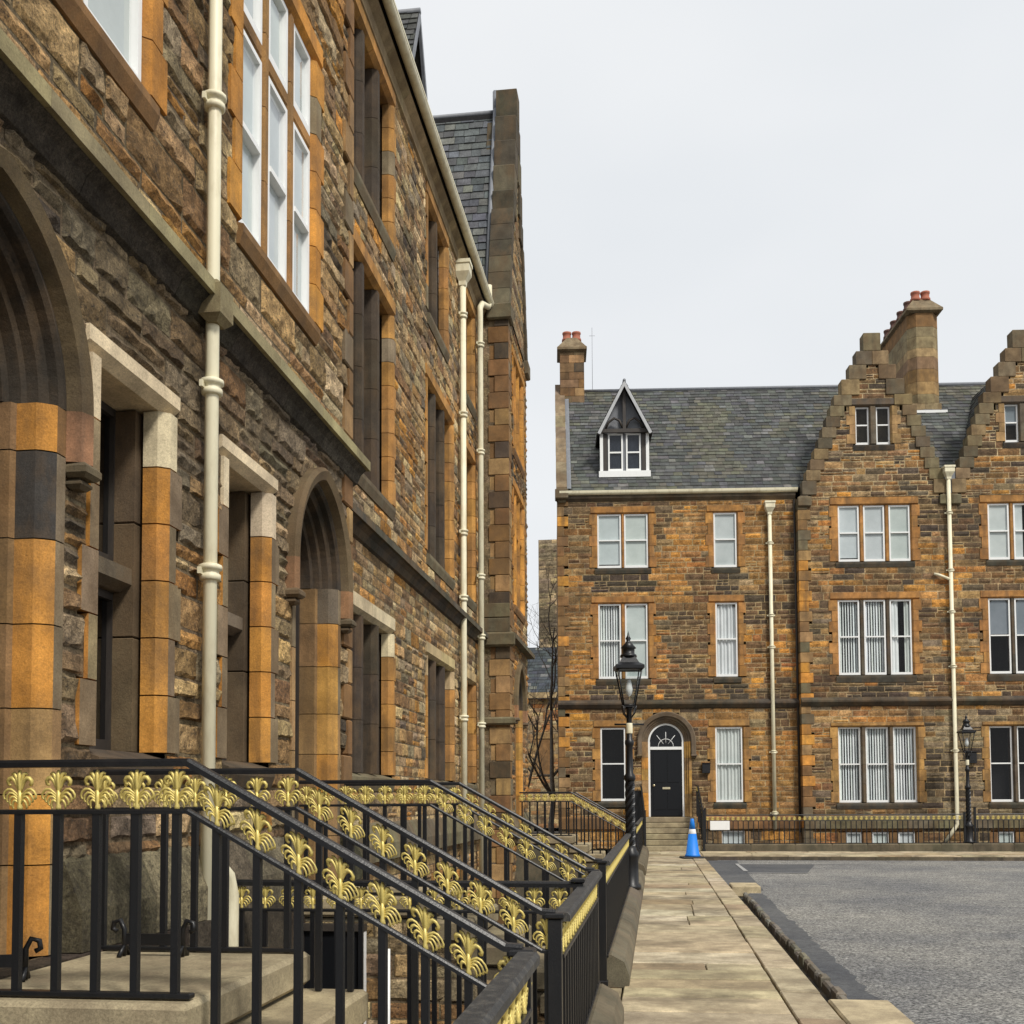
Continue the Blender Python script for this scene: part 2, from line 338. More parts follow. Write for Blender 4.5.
def masonry(name, parent, mat, u0, u1, z0, z1, ops, pal, vfun=0.0, course=(0.1, 0.2), length=(0.2, 0.55), rough=0.03, cell=0.08, limits=None, seed=1, joint=0.009, breaks=(), axis='u', tone=None, mortar=None, splitp=0.28):
    """coursed rubble: every stone a rock-faced patch; axis 'v' builds a wall running into the building at x = vfun, facing -x or +x"""
    r = random.Random(seed); mb = MB(); v = vfun
    bs = sorted({round(b, 3) for o in ops for b in o.breaks() if z0 < b < z1} | {z0, z1} | {b for b in breaks if z0 < b < z1})
    bb = [bs[0]]
    for b in bs[1:]:
        if b - bb[-1] > 0.055: bb.append(b)
    bb[-1] = z1
    zs = []
    for a, b in zip(bb, bb[1:]):
        z = a
        while z < b - 1e-6:
            h = r.uniform(*course)
            if b - z - h < course[0] * 0.8: h = b - z
            if h > course[1] * 1.45: h *= 0.5
            zs.append((z, min(b, z + h))); z += h
    for a, b in zs:
        iv = [limits(b)] if limits else [(u0, u1)]
        for o in ops:
            e = o.excl(a, b)
            if e: iv = subtract(iv, e)
        for p, q in iv:
            if q - p < 0.02: continue
            mb.quad((p, v, a), (q, v, a), (q, v, b), (p, v, b), jit(mortar or MORTAR, 0.15, r))
            u = p
            while u < q - 1e-4:
                w = r.uniform(*length) * (0.75 + 0.9 * (b - a) / course[1] * 0.5)
                if q - u - w < length[0] * 0.7: w = q - u
                split = (b - a) > 0.14 and r.random() < splitp
                rows = [(a, b)]
                if split:
                    m = a + (b - a) * r.uniform(0.4, 0.6); rows = [(a, m), (m, b)]
                for (sa, sb) in rows:
                    cols = [(u, min(q, u + w))]
                    if split and w > 0.3 and r.random() < 0.5:
                        k = u + w * r.uniform(0.35, 0.65); cols = [(u, k), (k, min(q, u + w))]
                    for (cu0, cu1) in cols:
                        j = joint * r.uniform(0.6, 1.3)
                        x0, x1, y0, y1 = cu0 + j, cu1 - j, sa + j, sb - j
                        if x1 - x0 < 0.02 or y1 - y0 < 0.02: continue
                        c = pal((cu0 + cu1) / 2, (sa + sb) / 2, r)
                        if tone: c = tone((cu0 + cu1) / 2, (sa + sb) / 2, c, r)
                        d0 = r.uniform(0.35, 1.0) * rough
                        nx = max(2, min(8, int((x1 - x0) / cell) + 1)); nz = max(2, min(5, int((y1 - y0) / cell) + 1))
                        P = []; tilt = r.uniform(-0.4, 0.4) * rough; tz = r.uniform(-0.35, 0.35) * rough
                        for iz in range(nz + 1):
                            fz = iz / nz
                            for ix in range(nx + 1):
                                fx = ix / nx
                                edge = ix in (0, nx) or iz in (0, nz)
                                if edge: d = r.uniform(0.0, 0.004); ex = r.uniform(-0.3, 0.3) * j; ez = r.uniform(-0.3, 0.3) * j
                                else:
                                    d = max(0.004, d0 + tilt * (fx - .5) + tz * (fz - .5) + r.uniform(-0.4, 0.4) * rough); ex = r.uniform(-0.2, 0.2) * (x1 - x0) / nx; ez = r.uniform(-0.2, 0.2) * (y1 - y0) / nz
                                # pull the first inner ring close to the edge so the arris stays crisp
                                gx = fx; gz = fz
                                if nx > 1 and not edge:
                                    gx = 0.07 + 0.86 * (ix - 1) / max(1, nx - 2) if nx > 2 else 0.5
                                    gz = 0.12 + 0.76 * (iz - 1) / max(1, nz - 2) if nz > 2 else 0.5
                                P.append((x0 + (x1 - x0) * gx + ex, v - d, y0 + (y1 - y0) * gz + ez))
                        F = []
                        for iz in range(nz):
                            for ix in range(nx):
                                k = iz * (nx + 1) + ix
                                F.append((k, k + 1, k + nx + 2, k + nx + 1))
                        mb.add(P, F, c)
                u += w
    if axis != 'u':                      # turn the wall: x -> depth
        sx, sgn = axis
        mb.v = [(sx + sgn * (-(y - v)), x, z) for x, y, z in mb.v]
        if sgn < 0: mb.f = [tuple(reversed(f)) for f in mb.f]
    return mb.build(name, mat, parent)

def ablock(mb, u0, u1, v0, v1, z0, z1, col, j=0.004, ch=0.008):
    mb.box(u0 + j, u1 - j, v0, v1, z0 + j, z1 - j, col, ch)

def jamb(mb, u, side, w, z0, z1, v, depth, col, chamf=0.05, front=None):
    """one dressed jamb stone with a chamfered arris; side -1: stands left of the opening edge u"""
    j = 0.004; s = side
    prof = [(u + s * w, v + depth), (u + s * w, v - 0.022), (u + s * chamf, v - 0.022), (u, v + chamf - 0.01), (u, v + depth)]
    n = len(prof); a = z0 + j; b = z1 - j
    P = [(x, y, a) for x, y in prof] + [(x, y, b) for x, y in prof]
    for i in range(n):
        k = (i + 1) % n; f = (i, k, k + n, i + n)
        if s > 0: f = f[::-1]
        mb.add([P[q] for q in f], [(0, 1, 2, 3)], (front if (front and i == 1) else col))
    mb.add([P[q] for q in range(n)], [tuple(range(n)) if s > 0 else tuple(range(n - 1, -1, -1))], col); mb.add(P[n:], [tuple(range(n)) if s < 0 else tuple(range(n - 1, -1, -1))], col)

def window(B, u0, u1, z0, z1, v=0.0, n=1, mull=0.11, transom=None, head='flat', w=0.14, lint=0.2, sillh=0.16, quoin=0.1, col=ORANGE, lintcol=None, sillcol=BLACKST, mullcol=None, blinds=None, reveal=0.16, glass='glass', sashbar=True, label=None, depth=0.34, topcol=None, sash='white', deep=0.7, fr=0.045, odd=0.06, inner=None, frontcol=None, transv=0.0, transcol=None, blindcol=(0.50, 0.545, 0.545)):
    op = Opening(u0, u1, z0, z1, w, lint, sillh, quoin)
    mb = MB(); tb = MB() if topcol else mb; lintcol = lintcol or col; mullcol = mullcol or col
    nb = len(op.blocks)
    for i, (a, b, ww) in enumerate(op.blocks):
        for s, u in ((-1, u0), (1, u1)):
            c = jit(topcol if (topcol and i == nb - 1) else col, 0.16)
            if rnd.random() < odd: c = jit(GREY, 0.2)
            jamb(tb if i == nb - 1 else mb, u, s, ww, a, b, v, (0.12 if inner else depth), c, 0.045, front=(jit(frontcol, 0.2) if frontcol and not (topcol and i == nb - 1) else None))
    if inner:                                            # inner order of the reveal behind a groove, colour darkened for soot and recess shade
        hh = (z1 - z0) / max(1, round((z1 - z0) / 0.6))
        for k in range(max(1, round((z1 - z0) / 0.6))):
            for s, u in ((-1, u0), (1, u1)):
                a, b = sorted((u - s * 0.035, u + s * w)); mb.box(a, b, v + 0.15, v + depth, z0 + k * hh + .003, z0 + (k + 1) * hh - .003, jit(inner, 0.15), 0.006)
    lw = w + quoin * 0.5
    # lintel with a chamfered soffit, cut in stones
    segs = max(1, round((u1 - u0 + 2 * lw) / 1.1)); L = (u1 - u0 + 2 * lw) / segs
    for k in range(segs):
        a = u0 - lw + k * L
        tb.extrude_x([(v - 0.024, z1 + lint - 0.004), (v - 0.024, z1 + 0.05), (v + 0.04, z1 + 0.004), (v + depth, z1 + 0.004), (v + depth, z1 + lint - 0.004)], a + 0.003, a + L - 0.003, jit(lintcol, 0.1))
    W = (u1 - u0 - (n - 1) * mull) / n
    lights = [(u0 + k * (W + mull), u0 + k * (W + mull) + W) for k in range(n)]
    rows = [(z0, z1)] if transom is None else [(z0, transom), (transom + 0.13, z1)]
    for k in range(n - 1):
        a = lights[k][1]; b = lights[k + 1][0]; h = (z1 - z0) / max(2, round((z1 - z0) / 0.55)); zz = z0
        while zz < z1 - 0.01:
            mb.extrude_z([(a, v + depth), (a, v + 0.07), (a + 0.035, v + 0.005), (b - 0.035, v + 0.005), (b, v + 0.07), (b, v + depth)], zz + 0.003, zz + h - 0.003, jit(mullcol, 0.16)); zz += h
    if transom is not None:
        for a, b in lights:
            tv = v + transv; mb.extrude_x([(tv + 0.02, transom + 0.128), (tv + 0.02, transom + 0.04), (tv + 0.09, transom), (v + depth, transom), (v + depth, transom + 0.128)], a + 0.002, b - 0.002, jit(transcol or mullcol, 0.12))
    if head == 'shoulder':
        for a, b in lights:
            zt = rows[-1][1]; s = min(0.16, W * 0.24)
            for poly in ([(a, zt), (a, zt - s), (a + s * .35, zt - s * .85), (a + s * .8, zt - s * .35), (a + s, zt)], [(b, zt), (b - s, zt), (b - s * .8, zt - s * .35), (b - s * .35, zt - s * .85), (b, zt - s)]):
                mb.prism(poly[::-1], v + 0.075, v + depth - 0.02, jit(DARK, 0.2))
    win = mb.build('window', M['ashlar'], B)
    if label: win['label'] = label
    if topcol: tb.build('lintel', M['ashlar_clean'], win)
    # sill
    sm = MB()
    sm.extrude_x([(v + depth, z0), (v + 0.1, z0), (v - 0.05, z0 - 0.05), (v - 0.05, z0 - 0.10), (v - 0.02, z0 - sillh), (v + depth, z0 - sillh)], u0 - w * 0.5, u1 + w * 0.5, jit(sillcol, 0.1))
    sm.build('sill', M['ashlar'], win)
    # sash frames, glass, blinds
    fm, gm, bm = MB(), MB(), MB(); gv = v + reveal
    for li, (a, b) in enumerate(lights):
        for ri, (za, zb) in enumerate(rows):
            fm.box(a, a + fr, gv - 0.03, gv + 0.03, za, zb); fm.box(b - fr, b, gv - 0.03, gv + 0.03, za, zb)
            fm.box(a + fr, b - fr, gv - 0.03, gv + 0.03, za, za + fr * 1.6); fm.box(a + fr, b - fr, gv - 0.03, gv + 0.03, zb - fr, zb)
            if sashbar and zb - za > 1.0:
                mz = (za + zb) / 2 + 0.02; fm.box(a + fr, b - fr, gv - 0.04, gv + 0.03, mz - 0.02, mz + 0.02)
                gm.quad((a + fr, gv - 0.01, mz + 0.02), (b - fr, gv - 0.01, mz + 0.02), (b - fr, gv - 0.01, zb - fr), (a + fr, gv - 0.01, zb - fr)); gm.quad((a + fr, gv + 0.012, za + fr * 1.6), (b - fr, gv + 0.012, za + fr * 1.6), (b - fr, gv + 0.012, mz - 0.02), (a + fr, gv + 0.012, mz - 0.02))
            else: gm.quad((a + fr, gv, za + fr * 1.6), (b - fr, gv, za + fr * 1.6), (b - fr, gv, zb - fr), (a + fr, gv, zb - fr))
            kind = blinds[li % len(blinds)] if blinds else None
            bv = gv + 0.024; bc = jit(blindcol, 0.1)
            if kind == 'roller': bm.box(a, b, bv, bv + 0.006, za + rnd.choice([0.0, 0.0, 0.05, 0.12]), zb, bc)
            elif kind == 'half': bm.box(a, b, bv, bv + 0.006, za + (zb - za) * rnd.uniform(0.45, 0.6), zb, bc)
            elif kind == 'edge': bm.box(a, a + (b - a) * 0.45, bv, bv + 0.006, za, zb, bc)
            elif kind == 'vertical':
                u = a + 0.02
                while u < b - 0.02:
                    ang = 0.75 + rnd.uniform(-.18, .18); dx = 0.045 * math.cos(ang); dy = 0.045 * math.sin(ang); bv = gv + 0.075
                    bm.add([(u - dx, bv - dy, za + 0.03), (u + dx, bv + dy, za + 0.03), (u + dx, bv + dy, zb), (u - dx, bv - dy, zb), (u - dx + .004, bv - dy, za + 0.03), (u + dx + .004, bv + dy, za + 0.03), (u + dx + .004, bv + dy, zb), (u - dx + .004, bv - dy, zb)], [(0, 1, 2, 3), (7, 6, 5, 4), (0, 3, 7, 4), (1, 5, 6, 2)], jit((0.66, 0.7, 0.7), 0.08)); u += 0.082
            elif kind in ('curtain', 'parted'):
                for (ca, cb) in ([(a, b)] if kind == 'curtain' else [(a, a + (b - a) * 0.42), (b - (b - a) * 0.3, b)]):
                    N = max(6, int((cb - ca) / 0.02)); pts = []
                    for k in range(N + 1):
                        u = ca + (cb - ca) * k / N; pts.append((u, bv + 0.03 + 0.025 * math.sin(k * 1.15) + 0.012 * math.sin(k * 0.47 + li)))
                    P = [(x, y, za) for x, y in pts] + [(x, y, zb) for x, y in pts]
                    bm.add(P, [(k, k + 1, k + N + 2, k + N + 1) for k in range(N)], jit((0.58, 0.61, 0.6), 0.1), smooth=True)
    fm.build('sash_frame', M[sash], win); gm.build('pane', M[glass], win)
    if bm.v: bm.build('blind', M['blind'], win)
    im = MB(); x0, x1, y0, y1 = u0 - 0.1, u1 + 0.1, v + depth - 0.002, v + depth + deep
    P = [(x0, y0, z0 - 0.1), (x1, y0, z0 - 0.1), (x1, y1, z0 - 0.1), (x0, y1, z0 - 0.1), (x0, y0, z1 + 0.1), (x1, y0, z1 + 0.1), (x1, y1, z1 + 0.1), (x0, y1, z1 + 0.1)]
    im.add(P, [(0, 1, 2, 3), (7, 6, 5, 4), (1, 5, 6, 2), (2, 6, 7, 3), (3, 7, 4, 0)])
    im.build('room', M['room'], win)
    return op

def arch_path(uc, hw, zs, c, o, base, n=14):
    """points (u, z) of the two-centred arch at offset o outside the opening, from left foot over the crown to right foot"""
    Rr = hw + c + o; a_top = math.acos(c / Rr)
    L = []
    for k in range(n + 1):
        t = a_top * k / n; L.append((uc + c - Rr * math.cos(t), zs + Rr * math.sin(t)))
    Rt = [(2 * uc - x, z) for x, z in reversed(L[:-1])]
    return L + Rt

def arch_doorway(B, uc, hw, zs, c, base, v, prof, hood, jambcol, archcol, back, stopz=None, label=None, profa=None):
    """moulded pointed doorway: prof = [(o, v)] from outside to inside; returns the masonry opening"""
    mb = MB(); h = 0.36
    # jambs in blocks
    for s in (-1, 1):
        z = base; i = 0
        while z < zs - 0.01:
            zt = min(zs, z + h * rnd.uniform(0.85, 1.15));
            if zs - zt < 0.15: zt = zs
            c_ = jambcol(i, z, s)
            pts = [(uc + s * (hw + o), v + d) for o, d in prof]
            ring0 = [(x, y, z + 0.003) for x, y in pts]; ring1 = [(x, y, zt - 0.003) for x, y in pts]
            n = len(pts); P = ring0 + ring1
            F = [(k, k + 1, k + 1 + n, k + n) for k in range(n - 1)]
            if s < 0: F = F
            else: F = [tuple(reversed(f)) for f in F]
            mb.add(P, F[2:6] if profa else F[2:], c_)
            if profa: mb.add(P, F[6:], jit((0.27, 0.165, 0.075), 0.15))
            mb.add(P, F[:2], jit(rnd.choice([GREY, TAN, BROWN]), 0.15) if profa else c_); z = zt; i += 1
    prof = profa or prof
    paths = [arch_path(uc, hw, zs, c, o, base) for o, d in prof]; N = len(paths[0]); np_ = len(prof); stepn = 4
    k = 0
    while k < N - 1:
        k2 = min(N - 1, k + stepn); P = []; F = []
        for q in range(k, k2 + 1):
            for pi in range(np_): P.append((paths[pi][q][0], v + prof[pi][1], paths[pi][q][1]))
        for q in range(k2 - k):
            for pi in range(np_ - 1):
                a = q * np_ + pi; F.append((a, a + 1, a + np_ + 1, a + np_))
        mb.add(P, F, jit(archcol, 0.14)); k = k2
    mb.box(uc - hw + .032, uc + hw - .032, v - 0.1, v + 0.4, base - 0.14, base - 0.006, jit(GREY, .1))
    d = mb.build('doorway', M['ashlar'], B)
    if label: d['label'] = label
    # hood mould
    if hood:
        o0, o1, pr = hood; hm = MB()
        hp = [(o1, 0.0), (o1, -pr * 0.7), (o1 - 0.03, -pr), (o0 + 0.02, -pr * 0.8), (o0, -0.02), (o0, 0.0)]
        paths = [arch_path(uc, hw, zs, c, o, base) for o, dd in hp]
        if stopz is not None:
            paths = [[(p[0][0], stopz)] + p + [(p[-1][0], stopz)] for p in paths]
        ringsl = [[(paths[pi][q][0], v + hp[pi][1], paths[pi][q][1]) for pi in range(len(hp))] for q in range(len(paths[0]))]
        if profa:
            hm.rings(ringsl[1:-1], jit((0.14, 0.105, 0.06), 0.1), smooth=False)
            hm.rings(ringsl[:2], jit((0.30, 0.16, 0.085), 0.1), smooth=False); hm.rings(ringsl[-2:], jit((0.30, 0.16, 0.085), 0.1), smooth=False)
        else: hm.rings(ringsl, jit(archcol, 0.1), smooth=False)
        zst = stopz if stopz is not None else zs
        for s in (-1, 1):
            a = uc + s * (hw + o0 + 0.0); b = uc + s * (hw + o1 + 0.025)
            hm.box(min(a, b), max(a, b), v - pr - 0.015, v + 0.0, zst - 0.07, zst, jit((0.15, 0.12, 0.08), 0.2), 0.02)
            hm.box(min(a, b) + 0.02, max(a, b) - 0.02, v - pr + 0.02, v + 0.0, zst - 0.12, zst - 0.07, jit((0.13, 0.105, 0.07), 0.2), 0.02)
        hm.build('hood_mould', M['ashlar'], d)
    return d

def slates(name, parent, o, du, dt, length, height, left=None, right=None, w=0.24, e=0.155, seed=3, col=(0.078, 0.084, 0.084), moss=None):
    """real slates laid up a slope: o = lower left corner, du = along the eaves, dt = up the slope (unit vectors)"""
    r = random.Random(seed); mb = MB(); o = Vector(o); du = Vector(du).normalized(); dt = Vector(dt).normalized(); nn = du.cross(dt).normalized()
    if nn.z < 0: nn = -nn
    rows = int(height / e)
    l0 = (left or (lambda t: 0.0)); r0 = (right or (lambda t: length))
    mb.quad(o + du * l0(0), o + du * r0(0), o + du * r0(height) + dt * height, o + du * l0(height) + dt * height, (0.03, 0.03, 0.032))
    for k in range(rows + 1):
        t0 = k * e; t1 = min(height, t0 + e * 1.25)
        a, b = l0(t0), r0(t0); a1, b1 = l0(t1), r0(t1)
        if b - a < 0.05: continue
        u = a - r.uniform(0, w)
        while u < b:
            ww = w * r.uniform(0.75, 1.25); x0 = max(u, a) + 0.004; x1 = min(u + ww, b) - 0.004; u += ww
            if x1 - x0 < 0.03: continue
            lift = r.uniform(0.02, 0.034); dz = r.uniform(-0.01, 0.01)
            c = jit(col, 0.3, r)
            n_ = noise.noise(Vector((u * 0.5, t0 * 0.6, seed)))
            if r.random() < 0.10: c = jit((0.14, 0.143, 0.14), 0.25, r)
            if moss and n_ + r.uniform(-.3, .3) > 0.22: c = jit((0.105, 0.105, 0.085), 0.25, r)
            tx0, tx1 = max(x0, min(a1, x1)), min(x1, max(b1, x0))
            A = o + du * x0 + dt * (t0 + dz); Bq = o + du * x1 + dt * (t0 + dz + r.uniform(-.006, .006)); C = o + du * tx1 + dt * t1; D = o + du * tx0 + dt * t1
            mb.add([A + nn * lift, Bq + nn * lift, C + nn * 0.004, D + nn * 0.004, A + nn * 0.002, Bq + nn * 0.002], [(0, 1, 2, 3), (4, 5, 1, 0)], c)
            mb.c[-2:] = [(0.2, 0.2, 0.195)] * 2
    return mb.build(name, M['slate'], parent)

def extrude_course(name, parent, mat, prof, u0, u1, col, seg=0.9, a=0.12, skip=()):
    if skip:
        iv = [(u0, u1)]
        for e in skip: iv = subtract(iv, e)
        for p, q in iv: extrude_course(name, parent, mat, prof, p, q, col, seg, a)
        return
    mb = MB(); u = u0
    while u < u1 - 1e-4:
        w = seg * rnd.uniform(0.8, 1.2)
        if u1 - u - w < 0.3: w = u1 - u
        a_, b_ = u + 0.002, u + w - 0.002
        iv = [(a_, b_)]
        for e in skip: iv = subtract(iv, e)
        for p, q in iv: mb.extrude_x(prof, p, q, jit(col, a))
        u += w
    return mb.build(name, mat, parent)

def downpipe(B, u, v, z0, z1, r=0.055, hopper=True, brackets=(), shoe=None, top=None, name='downpipe'):
    mb = MB(); path = [(u, v, z1), (u, v, z0)] if z1 > z0 else []
    if top: path = list(top) + path
    if shoe: path += shoe
    full = [];
    for i in range(len(path) - 1): full.append(path[i])
    full.append(path[-1])
    mb.tube(full, r, 12)
    p = mb.build(name, M['cream'], B)
    if hopper:
        h = MB(); s = r * 2.0
        h.rings([[(u - s * k, v - s * k, z), (u + s * k, v - s * k, z), (u + s * k, v + s * k, z), (u - s * k, v + s * k, z)] for k, z in ((0.55, z1 - 0.05), (0.6, z1 + 0.02), (1.25, z1 + 0.16), (1.25, z1 + 0.3), (1.4, z1 + 0.3), (1.4, z1 + 0.36), (0.9, z1 + 0.36))], smooth=False)
        h.build('hopper', M['cream'], p)
    for bz in brackets:
        b = MB(); b.lathe([(r + 0.012, bz - 0.05), (r + 0.022, bz - 0.045), (r + 0.022, bz - 0.015), (r + 0.012, bz - 0.01), (r + 0.012, bz + 0.01), (r + 0.03, bz + 0.015), (r + 0.03, bz + 0.04), (r + 0.01, bz + 0.05)], u, v, 12)
        b.box(u - r * 2.1, u + r * 2.1, v + r * 0.6, v + r * 0.6 + 0.02, bz - 0.02, bz + 0.02)
        b.build('pipe_collar', M['cream'], p)
    return p

def chimney(B, u0, u1, v0, v1, z0, z1, cap, potr, npots, pal, seed, cham=0.0):
    mb = MB(); r = random.Random(seed); z = z0
    while z < z1 - 0.01:
        h = min((0.38 if cham else 0.3) * r.uniform(0.8, 1.2), z1 - z)
        if z1 - z - h < 0.12: h = z1 - z
        if cham and z > z0 + 1.9:
            q = cham; j = 0.004
            mb.extrude_z([(u0 + q, v0), (u1 - q, v0), (u1, v0 + q), (u1, v1 - q), (u1 - q, v1), (u0 + q, v1), (u0, v1 - q), (u0, v0 + q)], z + j, z + h - j, pal(0, z * 0.7, r) if r.random() < 0.6 else jit((0.3, 0.24, 0.14), 0.15, r)); z += h; continue
        def run(a, b, fn):
            u = a
            while u < b - 1e-4:
                w = r.uniform(0.3, 0.7)
                if b - u - w < 0.2: w = b - u
                fn(u, u + w); u += w
        j = 0.004; d = 0.03
        mb.box(u0 + d, u1 - d, v0 + d, v1 - d, z, z + h, MORTAR)
        run(u0, u1, lambda a, b: mb.box(a + j, b - j, v0, v0 + d - .001, z + j, z + h - j, pal(a, z, r), 0.008))
        run(u0, u1, lambda a, b: mb.box(a + j, b - j, v1 - d + .001, v1, z + j, z + h - j, pal(a, z, r), 0.008))
        run(v0 + d, v1 - d, lambda a, b: mb.box(u0, u0 + d - .001, a + j, b - j, z + j, z + h - j, pal(a, z, r), 0.008))
        run(v0 + d, v1 - d, lambda a, b: mb.box(u1 - d + .001, u1, a + j, b - j, z + j, z + h - j, pal(a, z, r), 0.008))
        z += h
    ch = mb.build('chimney', M['ashlar'], B)
    cm = MB(); g = jit(GREY, 0.1); o = 0.1
    ring = lambda e, z: [(u0 - e, v0 - e, z), (u1 + e, v0 - e, z), (u1 + e, v1 + e, z), (u0 - e, v1 + e, z)]
    cm.rings([ring(-0.01, z1 + .001), ring(o, z1 + 0.06), ring(o, z1 + 0.14), ring(0.05, z1 + 0.2), ring(-0.26, z1 + cap)], g, smooth=False)
    cm.build('chimney_cap', M['ashlar'], ch)
    for i in range(npots):
        k = (i + 0.5) / npots
        if v1 - v0 > (u1 - u0) * 1.5: spots = [((u0 + u1) / 2 - 0.17, v0 + 0.35 + (v1 - v0 - 0.7) * i / (npots - 1)), ((u0 + u1) / 2 + 0.17, v0 + 0.35 + (v1 - v0 - 0.7) * i / (npots - 1))]
        else: spots = [((u0 + u1) / 2 - 0.17 + 0.34 * i, (v0 + v1) / 2)]
        for (pu, pv) in spots:
            pm = MB(); zt = z1 + cap
            pm.lathe([(potr * 1.15, zt - 0.05), (potr * 1.1, zt + 0.04), (potr * 0.9, zt + 0.08), (potr * 0.9, zt + 0.2), (potr * 1.02, zt + 0.22), (potr * 1.02, zt + 0.28), (potr * 0.75, zt + 0.28), (potr * 0.7, zt + 0.1)], pu, pv, 12)
            pm.build('chimney_pot', M['pot'] if (i == 0 or npots < 4) else M['potdark'], ch)
    return ch

def crow_gable(B, uc, half, ze, v, apex, ops, pal, seed, mat='rubble_far', th=0.36, steps=None, stones=None):
    stones = stones or ((0.2, 0.165, 0.1), (0.27, 0.2, 0.11), (0.12, 0.1, 0.07), (0.17, 0.12, 0.07))
    """stepped gable wall above the eaves, with its coping stones"""
    if steps is None: steps = [(0.27, apex), (0.51, apex - 0.58), (0.73, apex - 1.02), (0.98, apex - 1.48), (1.22, apex - 1.98)]
    if mat == 'rubble_far':
        while steps[-1][1] - 0.46 > ze + 0.32 and steps[-1][0] < half - 0.1:
            k = (half - 0.02 - steps[-1][0]) / max(0.3, steps[-1][1] - 0.46 - ze); steps.append((steps[-1][0] + 0.34 * k, steps[-1][1] - 0.34))
    hw_l, z_l = steps[-1]; zk = z_l - 0.46                       # below this the verge runs straight
    def lim(z):
        if z < zk:
            k = (z - ze) / (zk - ze); h = half + (max(hw_l, min(half, hw_l + 0.1)) - half) * max(0, min(1, k)) - 0.02
        else:
            h = 0.02
            for hw, zt in steps:
                if zt - 0.44 >= z - 0.001: h = max(h, hw - 0.16)
            h = max(h, 0.05)
        return (uc - h, uc + h)
    masonry('gable', B, M[mat], uc - half, uc + half, ze, steps[0][1] - 0.5, ops, pal, v, limits=lim, seed=seed, course=(0.13, 0.22), length=(0.25, 0.65), rough=0.022, cell=0.14, joint=0.015, mortar=(0.42, 0.33, 0.2) if mat == 'rubble_far' else None)
    cm = MB(); prevz = None
    for i, (hw, zt) in enumerate(steps):
        zb = steps[i + 1][1] - 0.02 if i + 1 < len(steps) else zk
        inner = 0.0 if i == 0 else steps[i - 1][0]
        for s in (-1, 1):
            if i == 0:
                if s > 0: continue
                ablock(cm, uc - hw, uc + hw, v - 0.05, v + th, zb, zt, jit(stones[0], 0.2), ch=0.02)
            else:
                a, b = uc + s * hw, uc + s * max(0.003, inner - 0.32)
                ablock(cm, min(a, b), max(a, b), v - 0.05, v + th, zb, zt, jit(rnd.choice(stones), 0.15), ch=0.02)
    n = 6 if zk - ze > 1 else 2
    for s in (-1, 1):
        for k in range(n):
            f0, f1 = k / n, (k + 1) / n
            ua, ub = half + (min(half, hw_l + 0.1) - half) * f0, half + (min(half, hw_l + 0.1) - half) * f1
            za, zb = ze + (zk - ze) * f0, ze + (zk - ze) * f1
            poly = [(uc + s * (ua + 0.03), za + 0.004), (uc + s * (ub + 0.03), zb - 0.004), (uc + s * (ub - 0.22), zb - 0.004), (uc + s * (ua - 0.22), za + 0.004)]
            if s < 0: poly = poly[::-1]
            cm.prism(poly[::-1], v - 0.05 - (0.004 if k % 2 else 0), v + th, jit(rnd.choice(stones), 0.15))
        # kneeler stone
        a, b = uc + s * (half + 0.1), uc + s * (half - 0.32)
        ablock(cm, min(a, b), max(a, b), v - 0.09, v + th, ze - 0.3, ze + 0.02, jit(OLIVE, 0.2), ch=0.03)
    cm.build('gable_coping', M['ashlar'], B)
    # back of the gable wall
    bk = MB()
    pts = [(uc - half + 0.05, ze), (uc + half - 0.05, ze), (uc + hw_l - .1, zk), (uc + steps[0][0] - .15, steps[0][1] - 0.6), (uc - steps[0][0] + .15, steps[0][1] - 0.6), (uc - hw_l + .1, zk)]
    bk.prism(pts, v + 0.36 + th * 0.1, v + th + 0.2, stones[0]); bk.build('gable_back', M['ashlar'], B)

# ------------------------------------------------------------------ ground, pavements, road
PIT_X0, PIT_X1, PIT_Y0, PIT_Y1, PIT_Z = -3.6, -0.62, -3.0, 31.2, -2.2
ROADZ = -0.12
g = MB(); xs = [-400, PIT_X0, PIT_X1, 500]; ys = [-300, PIT_Y0, PIT_Y1, 700]; gz = -0.2
for i in range(3):
    for k in range(3):
        if i == 1 and k == 1: continue
        g.quad((xs[i], ys[k], gz), (xs[i + 1], ys[k], gz), (xs[i + 1], ys[k + 1], gz), (xs[i], ys[k + 1], gz))
tag(g.build('ground', M['earth']), kind='structure')
g = MB(); g.quad((PIT_X0 - .2, PIT_Y0, PIT_Z), (PIT_X1 + .1, PIT_Y0, PIT_Z), (PIT_X1 + .1, PIT_Y1, PIT_Z), (PIT_X0 - .2, PIT_Y1, PIT_Z), GREY)
tag(g.build('basement_path', M['flag']), kind='structure')
# road
g = MB(); N = 24
for i in range(N):
    y0 = -6 + i * 1.51; g.quad((1.6, y0, ROADZ), (60, y0, ROADZ), (60, y0 + 1.51, ROADZ), (1.6, y0 + 1.51, ROADZ))
tag(g.build('road', M['road']), kind='structure')
g = MB(); zs_ = ROADZ + 0.004
er = random.Random(3); ex = [1.80 + er.uniform(-.035, .035) for _ in range(61)]
for k in range(60):
    ya, yb = 8.8 + k * 0.18, 8.8 + (k + 1) * 0.18; g.quad((1.52, ya, zs_), (ex[k], ya, zs_), (ex[k + 1], yb, zs_), (1.53, yb, zs_))
g.quad((1.20, 20.3, zs_), (1.9, 20.3, zs_), (2.1, 30.0, zs_), (1.15, 30.0, zs_)); g.quad((1.2, -6, zs_), (1.95, -6, zs_), (1.85, 8.5, zs_), (1.2, 8.5, zs_))
g.quad((2.0, 25.2, zs_ + .004), (3.3, 25.0, zs_ + .004), (3.9, 28.2, zs_ + .004), (1.95, 28.3, zs_ + .004))
